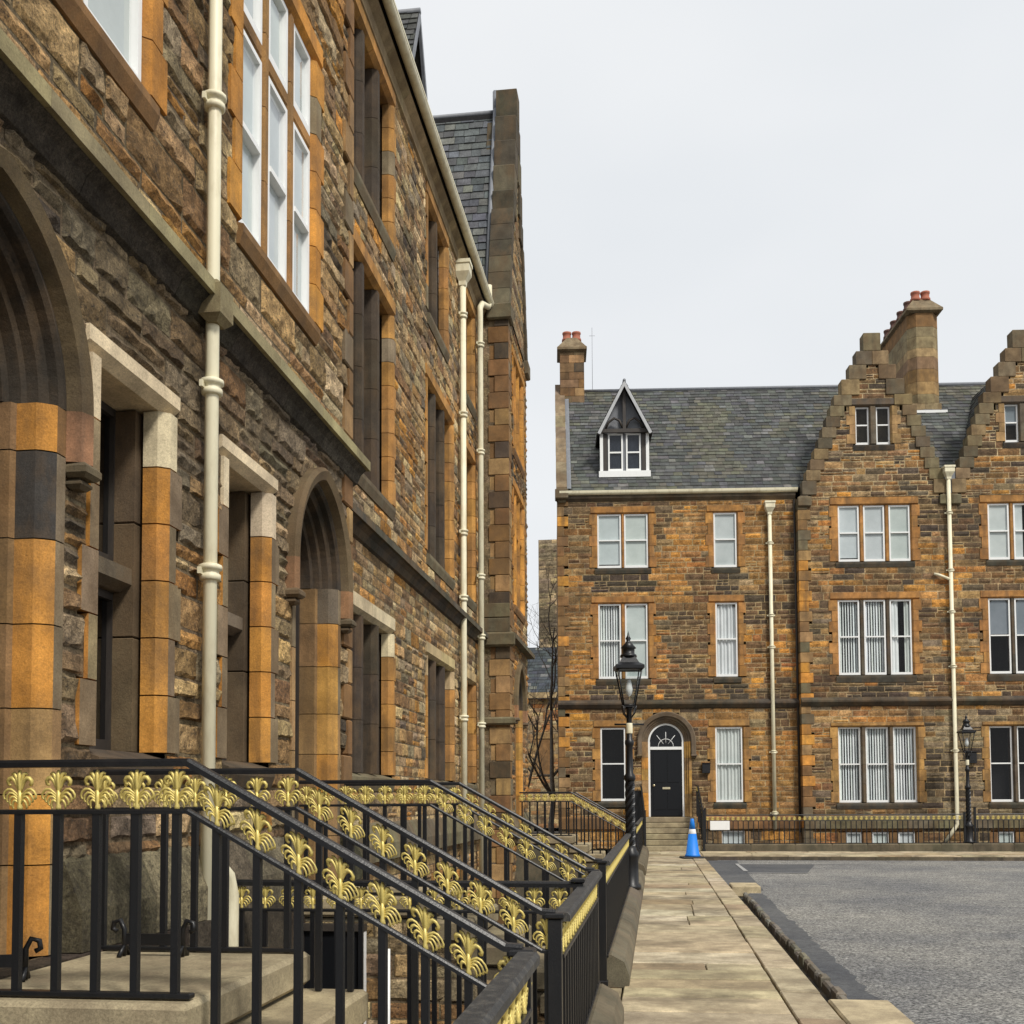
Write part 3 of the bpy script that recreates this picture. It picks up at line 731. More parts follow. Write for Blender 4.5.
tag(g.build('asphalt_strip', M['tarmac']), kind='structure')
g = MB(); zl = zs_ + 0.009
g.quad((1.95, 28.35, zl), (5.2, 28.35, zl), (5.2, 28.45, zl), (1.95, 28.45, zl)); g.quad((1.95, 25.6, zl), (2.05, 25.6, zl), (2.03, 28.35, zl), (1.95, 28.35, zl))
g.quad((2.0, 25.05, zl), (3.3, 24.9, zl), (3.3, 24.98, zl), (2.0, 25.13, zl))
tag(g.build('road_marking', paint_mat('faded road paint', (0.34, 0.34, 0.33), rough=0.8, dirt=0.9, dirtcol=(0.14, 0.14, 0.145), scale=12)), kind='structure')

# flagstones
FLAG = (0.47, 0.40, 0.275)
def flag_field(name, x0f, x1f, y0, y1, seed, row=(0.4, 0.85), slab=(0.65, 1.35), z=0.0, kerb=None):
    r = random.Random(seed); mb = MB(); y = y0
    mb.quad((x0f(y0) + .01, y0, z - 0.028), (x1f(y0) - .01, y0, z - 0.028), (x1f(y1) - .01, y1, z - 0.028), (x0f(y1) + .01, y1, z - 0.028), (0.05, 0.042, 0.032))
    while y < y1 - 0.01:
        h = r.uniform(*row)
        if y1 - y - h < 0.3: h = y1 - y
        a, b = x0f(y), x1f(y); x = a
        while x < b - 1e-3:
            w = r.uniform(*slab)
            if b - x - w < 0.35: w = b - x
            j = 0.005 * r.uniform(0.5, 1.5); t = z + r.uniform(-0.006, 0.004); tx = r.uniform(-0.004, 0.004)
            c = jit(FLAG, 0.16, r)
            if r.random() < 0.18: c = jit((0.38, 0.30, 0.19), 0.15, r)
            if r.random() < 0.12: c = jit((0.56, 0.50, 0.37), 0.1, r)
            sk = r.uniform(-0.006, 0.006)
            jy = 0.007 + 0.008 * r.random(); X0, X1, Y0, Y1 = x + j, x + w - j, y + jy, y + h - jy; e = 0.008
            P = [(X0, Y0, z - .03), (X1, Y0 + sk, z - .03), (X1, Y1, z - .03), (X0, Y1, z - .03), (X0, Y0, t - e + tx), (X1, Y0 + sk, t - e - tx), (X1, Y1, t - e - tx), (X0, Y1, t - e + tx), (X0 + e, Y0 + e, t + tx), (X1 - e, Y0 + e + sk, t - tx), (X1 - e, Y1 - e, t - tx), (X0 + e, Y1 - e, t + tx)]
            F = [(0, 1, 5, 4), (1, 2, 6, 5), (2, 3, 7, 6), (3, 0, 4, 7), (4, 5, 9, 8), (5, 6, 10, 9), (6, 7, 11, 10), (7, 4, 8, 11), (8, 9, 10, 11)]
            mb.add(P, F, c); x += w
        y += h
    return mb.build(name, M['flag'])
PL = lambda y: -0.30
def PR(y): return 1.28 - 0.06 * max(0, min(1, (y - 14) / 15.6))
tag(flag_field('pavement', PL, lambda y: PR(y) - 0.33, -4, 31.0, 5), kind='structure')
tag(flag_field('kerb', lambda y: PR(y) - 0.325, PR, -4, 31.0, 11, row=(0.7, 1.3), slab=(2, 3)), kind='structure')
tag(flag_field('cross_pavement', lambda y: 1.23, lambda y: 40, 30.3, 32.95, 13, row=(0.6, 0.9), slab=(0.7, 1.6)), kind='structure')
tag(flag_field('far_landing_pavement', lambda y: -0.60, lambda y: 1.22, 31.01, 33.4, 15), kind='structure')
# kerb face and gutter channel
g = MB()
yy = -4
while yy < 30.2:
    L = rnd.uniform(0.8, 1.4); y2 = min(30.2, yy + L)
    g.box(PR(yy) - 0.2, PR(yy) - 0.006, yy + .004, y2 - .004, -0.22, -0.031, jit((0.12, 0.1, 0.075), 0.2)); yy = y2
xx = 1.25
while xx < 40:
    x2 = xx + rnd.uniform(0.9, 1.5); g.box(xx + .004, x2 - .004, 30.305, 30.5, -0.22, -0.031, jit((0.1, 0.085, 0.065), 0.25)); xx = x2
tag(g.build('kerb_face', M['flag']), kind='structure')
g = MB(); g.quad((1.1, 8.4, -0.195), (1.56, 8.4, -0.195), (1.56, 20.3, -0.195), (1.1, 20.3, -0.195), (0.03, 0.03, 0.03))
tag(g.build('gutter_channel', M['flag']), kind='structure')
g = MB(); yy = 8.9
while yy < 19.2:
    L = rnd.uniform(0.18, 0.5); o = rnd.uniform(-0.012, 0.012); g.box(1.455 + o, 1.53 + o + rnd.uniform(0, .015), yy, yy + L - 0.03, -0.22, -0.085 + rnd.uniform(-.02, .02), jit((0.15, 0.145, 0.13), 0.3), 0.02); yy += L
tag(g.build('channel_setts', M['flag']), kind='structure')
for (x0, x1, y0, y1, lab) in ((1.29, 1.75, 7.7, 8.75, 'pale stone slab bridging the gutter beside the flagstones in the foreground'), (1.30, 1.80, 19.75, 20.6, 'raised pale stone slab standing at the far end of the open gutter')):
    g = MB(); g.box(x0, x1, y0, y1, -0.19, 0.0, jit((0.5, 0.42, 0.28), 0.05), 0.015)
    tag(g.build('bridging_slab', M['flag']), lab, 'stone slab', 'slabs over the gutter')

# ------------------------------------------------------------------ the left terrace (local x = world Y, local y = -(X + 2.74))
LB = empty('stone_terrace', (-2.74, 0, 0), R(90))
tag(LB, 'long brown sandstone terrace on the left with pointed doorways, mullioned windows and cream downpipes', 'building')
REC = 0.51                                     # the recess between the two projecting bays
def near_window(u0, u1, z0, z1, **k):
    d = dict(reveal=0.13, depth=0.34, w=0.13, quoin=0.07, lint=0.2, sillh=0.18, col=ORANGE, sillcol=BROWN); d.update(k); return window(LB, u0, u1, z0, z1, **d)
ops1 = []                                       # first bay
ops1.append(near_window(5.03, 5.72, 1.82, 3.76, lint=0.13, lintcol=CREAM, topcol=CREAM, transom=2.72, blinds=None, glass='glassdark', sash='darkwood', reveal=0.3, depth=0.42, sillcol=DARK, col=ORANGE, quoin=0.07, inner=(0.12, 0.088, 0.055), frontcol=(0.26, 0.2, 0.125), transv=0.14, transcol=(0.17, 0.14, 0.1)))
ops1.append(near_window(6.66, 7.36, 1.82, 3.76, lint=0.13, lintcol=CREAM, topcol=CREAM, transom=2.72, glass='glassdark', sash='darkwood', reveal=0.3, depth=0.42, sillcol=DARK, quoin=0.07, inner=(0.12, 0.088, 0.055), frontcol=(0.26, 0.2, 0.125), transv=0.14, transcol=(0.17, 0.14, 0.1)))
ops1.append(near_window(4.1, 5.44, 5.44, 7.66, n=2, mull=0.14, transom=6.86, blinds=['roller'], quoin=0.06, w=0.17, mullcol=TAN, reveal=0.05, fr=0.038, glass='glasssky'))
ops1.append(near_window(6.84, 8.34, 5.45, 7.66, n=3, mull=0.13, transom=6.86, blinds=['roller'], quoin=0.08, w=0.17, mullcol=(0.36, 0.2, 0.075), reveal=0.05, fr=0.038, glass='glasssky'))
ops1.append(near_window(4.1, 5.36, 8.4, 10.3, n=2, mull=0.15, blinds=['roller'], quoin=0.14)); ops1.append(near_window(6.84, 8.30, 8.4, 10.3, n=3, mull=0.15, blinds=['roller'], quoin=0.14))
BASE_L = 0.86
def jcol(black):
    def f(i, z, s):
        if s in black and black[s][0] < z < black[s][1]: return jit(black[s][2], 0.2)
        return jit(rnd.choice([ORANGE, ORANGE, (0.52, 0.3, 0.08), TAN]), 0.12)
    return f
PROF1 = [(0.13, 0.0), (0.13, -0.018), (0.055, -0.018), (0.04, -0.006), (0.012, 0.03), (0.0, 0.055), (0.0, 0.15), (-0.025, 0.165), (-0.025, 0.27), (-0.03, 0.36)]
PROF1A = [(0.13, 0.0), (0.13, -0.018), (0.108, -0.02), (0.092, 0.0), (0.088, 0.045), (0.07, 0.065), (0.052, 0.05), (0.036, 0.066), (0.03, 0.12), (0.008, 0.135), (0.0, 0.19), (-0.03, 0.205), (-0.03, 0.36)]
ARCH = (0.045, 0.039, 0.032)  # arch mouldings: sooty stone, darkened further to paint in the recess shade
arches = []
def door_leaf(parent, uc, hw, zs, c, base, v, mat, fan=True, frame=True, bar=None, name='door', knob=True):
    d = MB(); zt = bar if bar else zs
    d.box(uc - hw + 0.06, uc + hw - 0.06, v, v + 0.05, base + 0.02, zt - 0.05)
    for (a, b, z0, z1) in ((-0.8, -0.08, 0.10, 0.40), (0.08, 0.8, 0.10, 0.40), (-0.8, -0.08, 0.50, 0.94), (0.08, 0.8, 0.50, 0.94)):
        H = zt - base
        d.box(uc + a * (hw - .06), uc + b * (hw - .06), v - 0.012, v - 0.001, base + z0 * H, base + z1 * H, ch=0.012)
    dr = d.build(name, mat, parent)
    if knob:
        k = MB(); k.lathe([(0.0, -0.05), (0.03, -0.05), (0.04, -0.03), (0.03, -0.01), (0.012, 0.0), (0.012, 0.03)], 0, 0, 10)
        k.v = [(uc - hw + 0.17 + x, v - 0.0 + z, base + 0.98 + y) for x, y, z in k.v]; k.build('handle', M['brass'], dr)
        k = MB(); k.box(uc - 0.12, uc + 0.12, v - 0.03, v - 0.013, base + 0.86, base + 0.93, ch=0.006); k.build('letter_plate', M['brass'], dr)
    f = MB(); wv = 0.05
    f.box(uc - hw, uc - hw + 0.06, v - 0.03, v + 0.06, base, zs); f.box(uc + hw - 0.06, uc + hw, v - 0.03, v + 0.06, base, zs)
    f.box(uc - hw + 0.06, uc + hw - 0.06, v - 0.035, v + 0.06, zt - 0.05, zt + 0.04)
    pa, pb = arch_path(uc, hw, zs, c, 0.02, base), arch_path(uc, hw, zs, c, -0.055, base)
    f.rings([[(pa[k][0], v - 0.03, pa[k][1]), (pb[k][0], v - 0.03, pb[k][1]), (pb[k][0], v + 0.05, pb[k][1]), (pa[k][0], v + 0.05, pa[k][1])] for k in range(len(pa))], smooth=False)
    if fan:
        for t in (50, 90, 130):
            a = R(t); L = hw * 0.8; f.tube([(uc + 0.12 * math.cos(a), v, zt + 0.06 + 0.1 * math.sin(a)), (uc + L * math.cos(a), v, zt + 0.06 + L * math.sin(a))], 0.010, 6)
        f.tube([(uc + 0.24 * math.cos(R(t)), v, zt + 0.05 + 0.24 * math.sin(R(t))) for t in range(0, 181, 20)], 0.010, 6)
    f.build('door_frame', M['white'] if frame else M['darkwood'], dr)
    gl = MB(); poly = [(uc - hw + .03, zt)] + [p for p in pb] + [(uc + hw - .03, zt)]
    gl.prism(poly[::-1], v + 0.01, v + 0.016); gl.build('fanlight', M['glassdark'], dr)
    rm = MB(); rm.box(uc - hw - .2, uc + hw + .2, v + 0.3, v + 0.4, base - .1, zs + hw + .3); rm.build('hall', M['room'], dr)
    return dr
for uc, bl in ((4.05, {1: (2.62, 3.0, BLACKST), -1: (2.6, 3.0, BLACKST)}), (8.50, {1: (2.75, 3.4, (0.17, 0.14, 0.1)), -1: (2.6, 3.3, BLACKST)})):
    arch_doorway(LB, uc, 0.5, 3.38, 0.16, BASE_L, 0.0, PROF1, (0.13, 0.25, 0.105), jcol(bl), ARCH, None, stopz=3.14, profa=PROF1A)
    door_leaf(LB, uc, 0.5, 3.38, 0.16, BASE_L, 0.33, M['blackdoor'], fan=True, frame=False)
    arches.append(ArchOpening(uc, 0.66, 3.38, 0.16, BASE_L))
opsb = [window(LB, 5.2, 7.2, -1.5, 0.25, n=2, mull=0.2, blinds=['vertical'], w=0.12, quoin=0.06, lint=0.18, col=TAN, sillcol=GREY, reveal=0.14)]
BAY1_0, BAY1_1 = 1.2, 9.47
def lowtone(u, z, c, r):
    if z < 4.7 and r.random() < 0.2: return jit(DARK, 0.3, r)
    return c
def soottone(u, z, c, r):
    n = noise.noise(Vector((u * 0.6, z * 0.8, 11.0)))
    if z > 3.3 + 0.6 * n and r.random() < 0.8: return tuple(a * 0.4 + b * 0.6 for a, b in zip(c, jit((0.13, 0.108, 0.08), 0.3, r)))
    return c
qz = Opening(BAY1_1 - 0.0, BAY1_1 + 0.3, -2.2, 10.9, 0.12, 0, 0, 0.14)      # corner quoins
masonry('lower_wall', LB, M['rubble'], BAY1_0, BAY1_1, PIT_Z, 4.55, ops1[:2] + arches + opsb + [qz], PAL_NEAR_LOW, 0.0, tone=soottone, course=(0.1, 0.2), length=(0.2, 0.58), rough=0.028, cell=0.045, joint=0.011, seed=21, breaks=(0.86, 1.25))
masonry('upper_wall', LB, M['rubble'], BAY1_0, BAY1_1, 4.55, 10.9, ops1[2:] + [qz], PAL_NEAR_UP, 0.0, course=(0.11, 0.21), length=(0.22, 0.62), rough=0.026, cell=0.05, joint=0.011, seed=22)
def corner_quoins(u, side, z0, z1, v, q, ret, seed):
    """alternating dressed corner stones at u; side +1: the wall lies at smaller u"""
    mb = MB(); r = random.Random(seed); op = q
    for i, (a, b, ww) in enumerate(op.blocks):
        c = jit(r.choice([TAN, BROWN, BROWN, TAN, GREY]), 0.15, r)
        ua, ub = (u - ww, u) if side > 0 else (u, u + ww)
        mb.box(ua + .003, ub + (.006 if side > 0 else -.003), v - 0.026, v + (0.2 if i % 2 else 0.36), a + .004, b - .004, c, 0.012)
    return mb.build('corner_stones', M['ashlar'], LB)
corner_quoins(BAY1_1, 1, -2.2, 10.9, 0.0, qz, 0, 4)
# return wall of the first bay, hidden from the camera but closing the corner
mb = MB(); mb.quad((BAY1_1 - .002, 0.0, PIT_Z), (BAY1_1 - .002, REC + .1, PIT_Z), (BAY1_1 - .002, REC + .1, 11), (BAY1_1 - .002, 0.0, 11), BROWN); mb.build('return_wall', M['rubble'], LB)
# battered plinth, string course
PL_PROF = [(0.0, 1.3), (-0.03, 1.27), (-0.12, 1.05), (-0.12, 0.86), (0.0, 0.86)]
extrude_course('plinth', LB, M['rubble'], PL_PROF, BAY1_0, BAY1_1 + 0.02, (0.2, 0.18, 0.11), 0.8, 0.4, skip=[(a.uc - 0.655, a.uc + 0.655) for a in arches])
extrude_course('plinth_base', LB, M['rubble'], [(0.0, 0.855), (-0.14, 0.855), (-0.15, 0.45), (-0.12, 0.4), (0.0, 0.4)], BAY1_0, BAY1_1 + 0.02, DARK, 0.7, 0.3)
ST = [(0.0, 4.70), (-0.11, 4.70), (-0.155, 4.665), (-0.155, 4.58), (0.0, 4.58)]
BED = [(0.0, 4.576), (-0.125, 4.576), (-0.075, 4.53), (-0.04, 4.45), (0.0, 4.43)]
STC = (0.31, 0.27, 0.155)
extrude_course('string_course', LB, M['ashlar_clean'], ST, BAY1_0, BAY1_1 + 0.14, STC, 1.0, 0.15)
extrude_course('bed_mould', LB, M['rubble'], BED, BAY1_0, BAY1_1 + 0.1, (0.085, 0.075, 0.058), 0.9, 0.25)  # dark colour holds soot plus painted shade below the string course

# recess
R0, R1_ = BAY1_1, 20.1
def rw(u0, u1, z0, z1, **k):
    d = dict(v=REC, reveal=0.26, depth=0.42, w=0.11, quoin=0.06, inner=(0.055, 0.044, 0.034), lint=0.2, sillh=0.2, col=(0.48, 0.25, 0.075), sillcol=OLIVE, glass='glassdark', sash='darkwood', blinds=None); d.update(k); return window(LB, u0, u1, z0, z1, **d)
ops2 = [rw(11.15, 13.05, 1.86, 3.62, n=3, mull=0.16, lintcol=CREAM, topcol=CREAM, lint=0.2, mullcol=(0.065, 0.052, 0.04)), rw(15.2, 17.1, 1.86, 3.62, n=3, mull=0.16, lintcol=(0.5, 0.4, 0.22), topcol=BUFF, mullcol=(0.065, 0.052, 0.04)), rw(18.45, 19.25, 1.86, 3.62, lintcol=BUFF),  # recess mullions coloured dark for soot and the shade they stand in
        rw(11.15, 13.05, 5.24, 7.66, n=3, mull=0.16, mullcol=(0.065, 0.052, 0.04)), rw(15.2, 17.1, 5.14, 7.66, n=3, mull=0.16, mullcol=(0.065, 0.052, 0.04)), rw(18.45, 19.25, 5.14, 7.66),
        rw(11.15, 13.05, 8.56, 10.4, n=3, mull=0.16, mullcol=(0.065, 0.052, 0.04)), rw(15.25, 16.65, 8.7, 10.4, n=2, mull=0.16, mullcol=(0.065, 0.052, 0.04)), rw(18.45, 19.25, 8.7, 10.4),
        rw(11.55, 12.85, -1.9, 0.25, n=1, sash='white', blinds=['vertical'], w=0.12, quoin=0.05, lint=0.18, glass='glass', reveal=0.12, fr=0.09), rw(15.6, 16.9, -1.5, 0.3, n=2, sash='white', w=0.12, quoin=0.05, glass='glass')]
masonry('recessed_wall', LB, M['rubble'], R0, R1_, PIT_Z, 10.7, ops2, palette({'TANN': 6, 'BROWNN': 3, 'ORANGE': 1.4, 'DARK': 1.2, 'GREYN': 2.5, 'BUFFN': 3}), REC, course=(0.1, 0.19), length=(0.16, 0.42), rough=0.02, cell=0.07, seed=31)
extrude_course('recess_string_course', LB, M['ashlar'], [(y + REC, z - 0.02) for y, z in ST], R0, R1_ - 0.16, (0.085, 0.08, 0.06), 1.0, 0.15)
extrude_course('recess_bed_mould', LB, M['ashlar'], [(y + REC, z - 0.02) for y, z in BED], R0, R1_ - 0.16, (0.05, 0.045, 0.037), 0.9, 0.25)  # soot and under-ledge shade put into the colour here too
extrude_course('recess_plinth', LB, M['ashlar'], [(y + REC, z) for y, z in PL_PROF], R0, R1_, OLIVE, 0.8, 0.25)
extrude_course('eaves_course', LB, M['ashlar'], [(REC, 10.92), (REC - 0.12, 10.92), (REC - 0.12, 10.86), (REC - 0.04, 10.78), (REC - 0.04, 10.6), (REC, 10.58)], R0, R1_, (0.3, 0.23, 0.13), 1.0, 0.15)
gt = MB(); gp = [(REC - 0.20 + 0.06 * math.cos(R(t)), 10.99 + 0.06 * math.sin(R(t))) for t in range(180, 361, 20)]
gt.extrude_x([(REC - 0.26, 11.02), (REC - 0.275, 11.02), (REC - 0.275, 10.99)] + [(y - .008, z - .008) for y, z in gp] + [(REC - 0.13, 11.02), (REC - 0.14, 11.02)] + [(y, z) for y, z in reversed(gp)], R0, R1_ - .02)
gt.build('gutter', M['cream'], LB)
# main roof over the recess, with one dormer
RZ, RV = 11.02, REC - 0.16; slope = Vector((0, 4.2, 4.9)).normalized()
slates('roof', LB, (0.5, RV, RZ), (1, 0, 0), slope, 19.6, 6.4, seed=5)
mb = MB(); mb.quad((0.5, RV + 4.2, RZ + 4.87), (24, RV + 4.2, RZ + 4.87), (24, RV + 8.4, RZ), (0.5, RV + 8.4, RZ), (0.07, 0.075, 0.08)); mb.build('rear_roof', M['slate'], LB)

def dormer(B, uc, v, zb, zk, za, hw, over=0.12, seed=1, back=3.0, w2=0.82, board='leadpale'):
    """timber dormer: window face at depth v, steep gabled slate roof running back, decorated bargeboards"""
    d = MB(); wt = hw * w2
    d.box(uc - wt, uc + wt, v + 0.02, v + 0.1, zb, zk, (0.6, 0.6, 0.6))
    d.add([(uc - wt, v + .1, zb), (uc - wt, v + back, zb), (uc - wt, v + back, zk), (uc - wt, v + .1, zk), (uc + wt, v + .1, zb), (uc + wt, v + back, zb), (uc + wt, v + back, zk), (uc + wt, v + .1, zk)], [(3, 2, 1, 0), (4, 5, 6, 7)], (0.08, 0.085, 0.09))
    d.prism([(uc - wt, zk), (uc + wt, zk), (uc, za - 0.12)], v + 0.06, v + 0.1, (0.03, 0.03, 0.03))
    dm = d.build('dormer', M['lead'], B)
    f = MB(); fr = 0.07
    f.box(uc - wt - 0.1, uc + wt + 0.1, v - 0.12, v + 0.02, zb - 0.1, zb + 0.1)
    f.box(uc - wt - 0.06, uc - wt + 0.04, v - 0.06, v + 0.0, zb + 0.1, zk - 0.02); f.box(uc + wt - 0.04, uc + wt + 0.06, v - 0.06, v + 0.0, zb + 0.1, zk - 0.02)
    for s in (-1, 1):
        a, b = (uc - wt * 0.72, uc - 0.05) if s < 0 else (uc + 0.05, uc + wt * 0.72)
        f.box(a, a + .05, v - 0.03, v + 0.015, zb + 0.1, zk - 0.1); f.box(b - .05, b, v - 0.03, v + 0.015, zb + 0.1, zk - 0.1)
        f.box(a + .05, b - .05, v - 0.03, v + 0.015, zb + 0.1, zb + 0.19); f.box(a + .05, b - .05, v - 0.03, v + 0.015, zk - 0.15, zk - 0.1); f.box(a + .05, b - .05, v - 0.03, v + 0.015, (zb + zk) / 2 - .02, (zb + zk) / 2 + .03)
    f.build('dormer_frame', M['white'], dm)
    gl = MB()
    for s in (-1, 1):
        a, b = (uc - wt * 0.72, uc - 0.05) if s < 0 else (uc + 0.05, uc + wt * 0.72); gl.box(a + .04, b - .04, v - 0.012, v - 0.006, zb + .15, zk - .12)
    gl.build('pane', M['glassdark'], dm)
    t = MB()
    t.box(uc - wt - 0.02, uc + wt + 0.02, v - 0.16, v - 0.065, zk - 0.1, zk + 0.02)
    t.box(uc - 0.05, uc + 0.05, v - 0.15, v - 0.07, zk + 0.02, za - 0.25)
    for s in (-1, 1):
        pts = [(uc + s * (0.05 + (wt - 0.1) * math.sin(R(k))), v - 0.11, zk + 0.02 + (za - zk) * 0.5 * (1 - math.cos(R(k))) ) for k in range(0, 91, 15)]
        t.tube([(uc + s * wt * 0.85, v - .11, zk + 0.0), (uc + s * wt * 0.7, v - .11, zk + .24), (uc + s * wt * 0.45, v - .11, zk + .38), (uc + s * 0.16, v - .11, zk + .3), (uc + s * 0.05, v - .11, zk + .06)], 0.04, 6)
        t.box(min(uc + s * wt * .76, uc + s * wt * .95), max(uc + s * wt * .76, uc + s * wt * .95), v - 0.05, v - 0.005, zb + 0.1, zk - 0.1)
    t.build('dormer_timber', M['darkwood'], dm)
    # verge boards and roof
    b = MB(); pr = 0.32
    for s in (-1, 1):
        e = Vector((uc + s * (hw + over), 0, zk - 0.16)); a = Vector((uc, 0, za)); dr = (e - a).normalized(); nrm = Vector((-dr.z, 0, dr.x))
        if nrm.z > 0: nrm = -nrm
        for (y0, y1, th0, th1, cc) in ((v - pr, v - pr + 0.05, 0.0, 0.10, 0),):
            poly = [(a.x, a.z), (e.x, e.z), (e.x + nrm.x * th1, e.z + nrm.z * th1), (a.x, a.z - th1 * 1.9)]
            if s > 0: poly = poly[::-1]
            b.prism(poly[::-1], y0, y1)
    b.build('bargeboard', M[board], dm)
    so = MB()
    for s in (-1, 1):
        e = (uc + s * (hw + over - .02), zk - 0.15); a = (uc, za - 0.03)
        so.quad((a[0], v - pr + .05, a[1] - .03), (e[0], v - pr + .05, e[1] - .03), (e[0], v + back, e[1] - .03), (a[0], v + back, a[1] - .03))
    so.build('dormer_soffit', M['darkwood'], dm)
    for s in (-1, 1):
        e = Vector((uc + s * (hw + over), v - pr + 0.02, zk - 0.16)); a = Vector((uc, v - pr + .02, za)); up = (a - e)
        if s < 0: slates('dormer_roof', dm, e + Vector((0, back, 0)), (0, -1, 0), up, back, up.length, seed=seed)
        else: slates('dormer_roof', dm, e, (0, 1, 0), up, back, up.length, seed=seed + 1)
    rd = MB(); rd.tube([(uc, v - pr, za + .01), (uc, v + back, za + .01)], 0.05, 8); rd.build('ridge_roll', M['lead'], dm)
    return dm
dormer(LB, 16.6, REC + 0.72, 11.9, 12.75, 14.3, 0.7, over=0.14, seed=41, board='lead')
dormer(LB, 12.9, REC + 0.87, 12.2, 13.35, 14.75, 0.58, over=0.1, seed=43)

# far projecting bay of the terrace
B2_0, B2_1 = 20.1, 23.1; B2C = (B2_0 + B2_1) / 2
ops3 = [near_window(20.9, 22.4, 5.4, 7.66, n=3, mull=0.15, transom=6.8, col=ORANGE), near_window(20.9, 22.4, 8.5, 10.3, n=3, mull=0.15)]
arch_doorway(LB, B2C - .1, 0.5, 3.38, 0.16, BASE_L, 0.0, PROF1, (0.13, 0.25, 0.105), jcol({}), ARCH, None, stopz=3.14, profa=PROF1A)
door_leaf(LB, B2C - .1, 0.5, 3.38, 0.16, BASE_L, 0.32, M['blackdoor'], fan=True, frame=False)
ar3 = ArchOpening(B2C - .1, 0.66, 3.38, 0.16, BASE_L)
q3 = Opening(B2_0 - 0.3, B2_0, PIT_Z, 10.9, 0.24, 0, 0, 0.16)
masonry('far_bay_wall', LB, M['rubble'], B2_0, B2_1, PIT_Z, 10.9, ops3 + [ar3, q3], palette({'TAN': 5, 'BROWN': 4, 'ORANGE': 2.5, 'DARK': 2, 'GREY': 3, 'BUFF': 1.2}), 0.0, rough=0.03, cell=0.09, seed=51)
corner_quoins(B2_0, -1, PIT_Z, 10.9, 0.0, q3, 0, 9)
mb_side = masonry('far_bay_side_wall', LB, M['rubble'], -0.02, 0.56, PIT_Z, 11.0, [Opening(-0.3, 0.0, PIT_Z, 10.9, 0.22, 0, 0, 0.12)], palette({'BROWN': 5, 'ORANGE': 1, 'DARK': 2, 'TAN': 3}), 0.0, rough=0.025, cell=0.09, seed=52, axis=(B2_0, 1), course=(0.1, 0.17), length=(0.14, 0.3))
cs = MB()
for i, (a, b, ww) in enumerate(q3.blocks):
    cs.box(B2_0 - 0.024, B2_0 - 0.001, -0.028, 0.24 + (0.12 if i % 2 else 0), a + .004, b - .004, jit(rnd.choice([BROWN, BROWN, SOOT, TAN]), 0.2), 0.008)
for z0, z1, pr in ((4.42, 4.70, 0.12), (2.95, 3.1, 0.1)):
    cs.box(B2_0 - pr, B2_0 - 0.025, -0.13, 0.5, z0, z1, jit(OLIVE, 0.2), 0.04)
for z in (4.7, 4.98): cs.box(B2_0 - 0.05, B2_0 - 0.0255, -0.03, 0.5, z + .004, z + .27, jit(OLIVE, 0.2), 0.01)
cs.build('side_dressings', M['ashlar'], LB)
extrude_course('far_bay_string_course', LB, M['ashlar'], ST, B2_0 - 0.02, B2_1 + 0.1, (0.12, 0.11, 0.075), 1.0, 0.15)
extrude_course('far_bay_plinth', LB, M['ashlar'], PL_PROF, B2_0, B2_1, OLIVE, 0.8, 0.25, skip=[(ar3.uc - 0.655, ar3.uc + 0.655)])
GSTEP = [(0.22, 16.15), (0.36, 15.5), (0.5, 14.9), (0.64, 14.3), (0.78, 13.7)]
crow_gable(LB, B2C, 1.5, 11.0, 0.0, 16.15, [], PAL_NEAR_LOW, 53, mat='rubble', th=0.38, steps=GSTEP, stones=((0.085, 0.075, 0.052), (0.07, 0.062, 0.045), (0.12, 0.105, 0.07)))
crow_gable(LB, 5.4, 4.1, 10.9, 0.0, 17.5, [], PAL_NEAR_UP, 54, mat='rubble', th=0.38, steps=[(0.3, 17.5), (0.7, 16.9), (1.1, 16.3), (1.5, 15.7), (1.9, 15.1)])
up = Vector((1.5, 0, 4.9)); slates('far_bay_roof', LB, (B2_0 + 0.05, 0.2, 10.9), (0, 1, 0), up, 7.0, up.length - 0.05, seed=55, w=0.26, e=0.19, col=(0.095, 0.105, 0.115))
up = Vector((-1.5, 0, 4.9)); slates('far_bay_roof', LB, (B2_1 - 0.05, 7.2, 10.9), (0, -1, 0), up, 7.0, up.length - 0.05, seed=56)
up = Vector((4.2, 0, 5.4)); slates('near_bay_roof', LB, (1.2, 0.4, 10.9), (0, 1, 0), up, 7.0, up.length, seed=57)
up = Vector((-4.2, 0, 5.4)); slates('near_bay_roof', LB, (9.6, 7.4, 10.9), (0, -1, 0), up, 7.0, up.length, seed=58)
rd = MB(); rd.tube([(B2C, 0.36, 15.8), (B2C, 7.2, 15.8)], 0.05, 8); rd.tube([(B2_0 + 0.05, 0.42, 11.0), (B2C - .02, 0.42, 15.85)], 0.05, 6); rd.tube([(B2C, .42, 15.7), (B2C, .42, 16.25)], 0.06, 6); rd.build('ridge_flashing', M['lead'], LB)
mb = MB(); mb.quad((B2_1, 0, PIT_Z), (B2_1, 8.5, PIT_Z), (B2_1, 8.5, 11), (B2_1, 0, 11), BROWN); mb.quad((1.2, 8.5, PIT_Z), (B2_1, 8.5, PIT_Z), (B2_1, 8.5, 11), (1.2, 8.5, 11), BROWN); mb.quad((1.2, 0, PIT_Z), (1.2, 8.5, PIT_Z), (1.2, 8.5, 11), (1.2, 0, 11), BROWN)
mb.build('outer_wall', M['rubble'], LB)
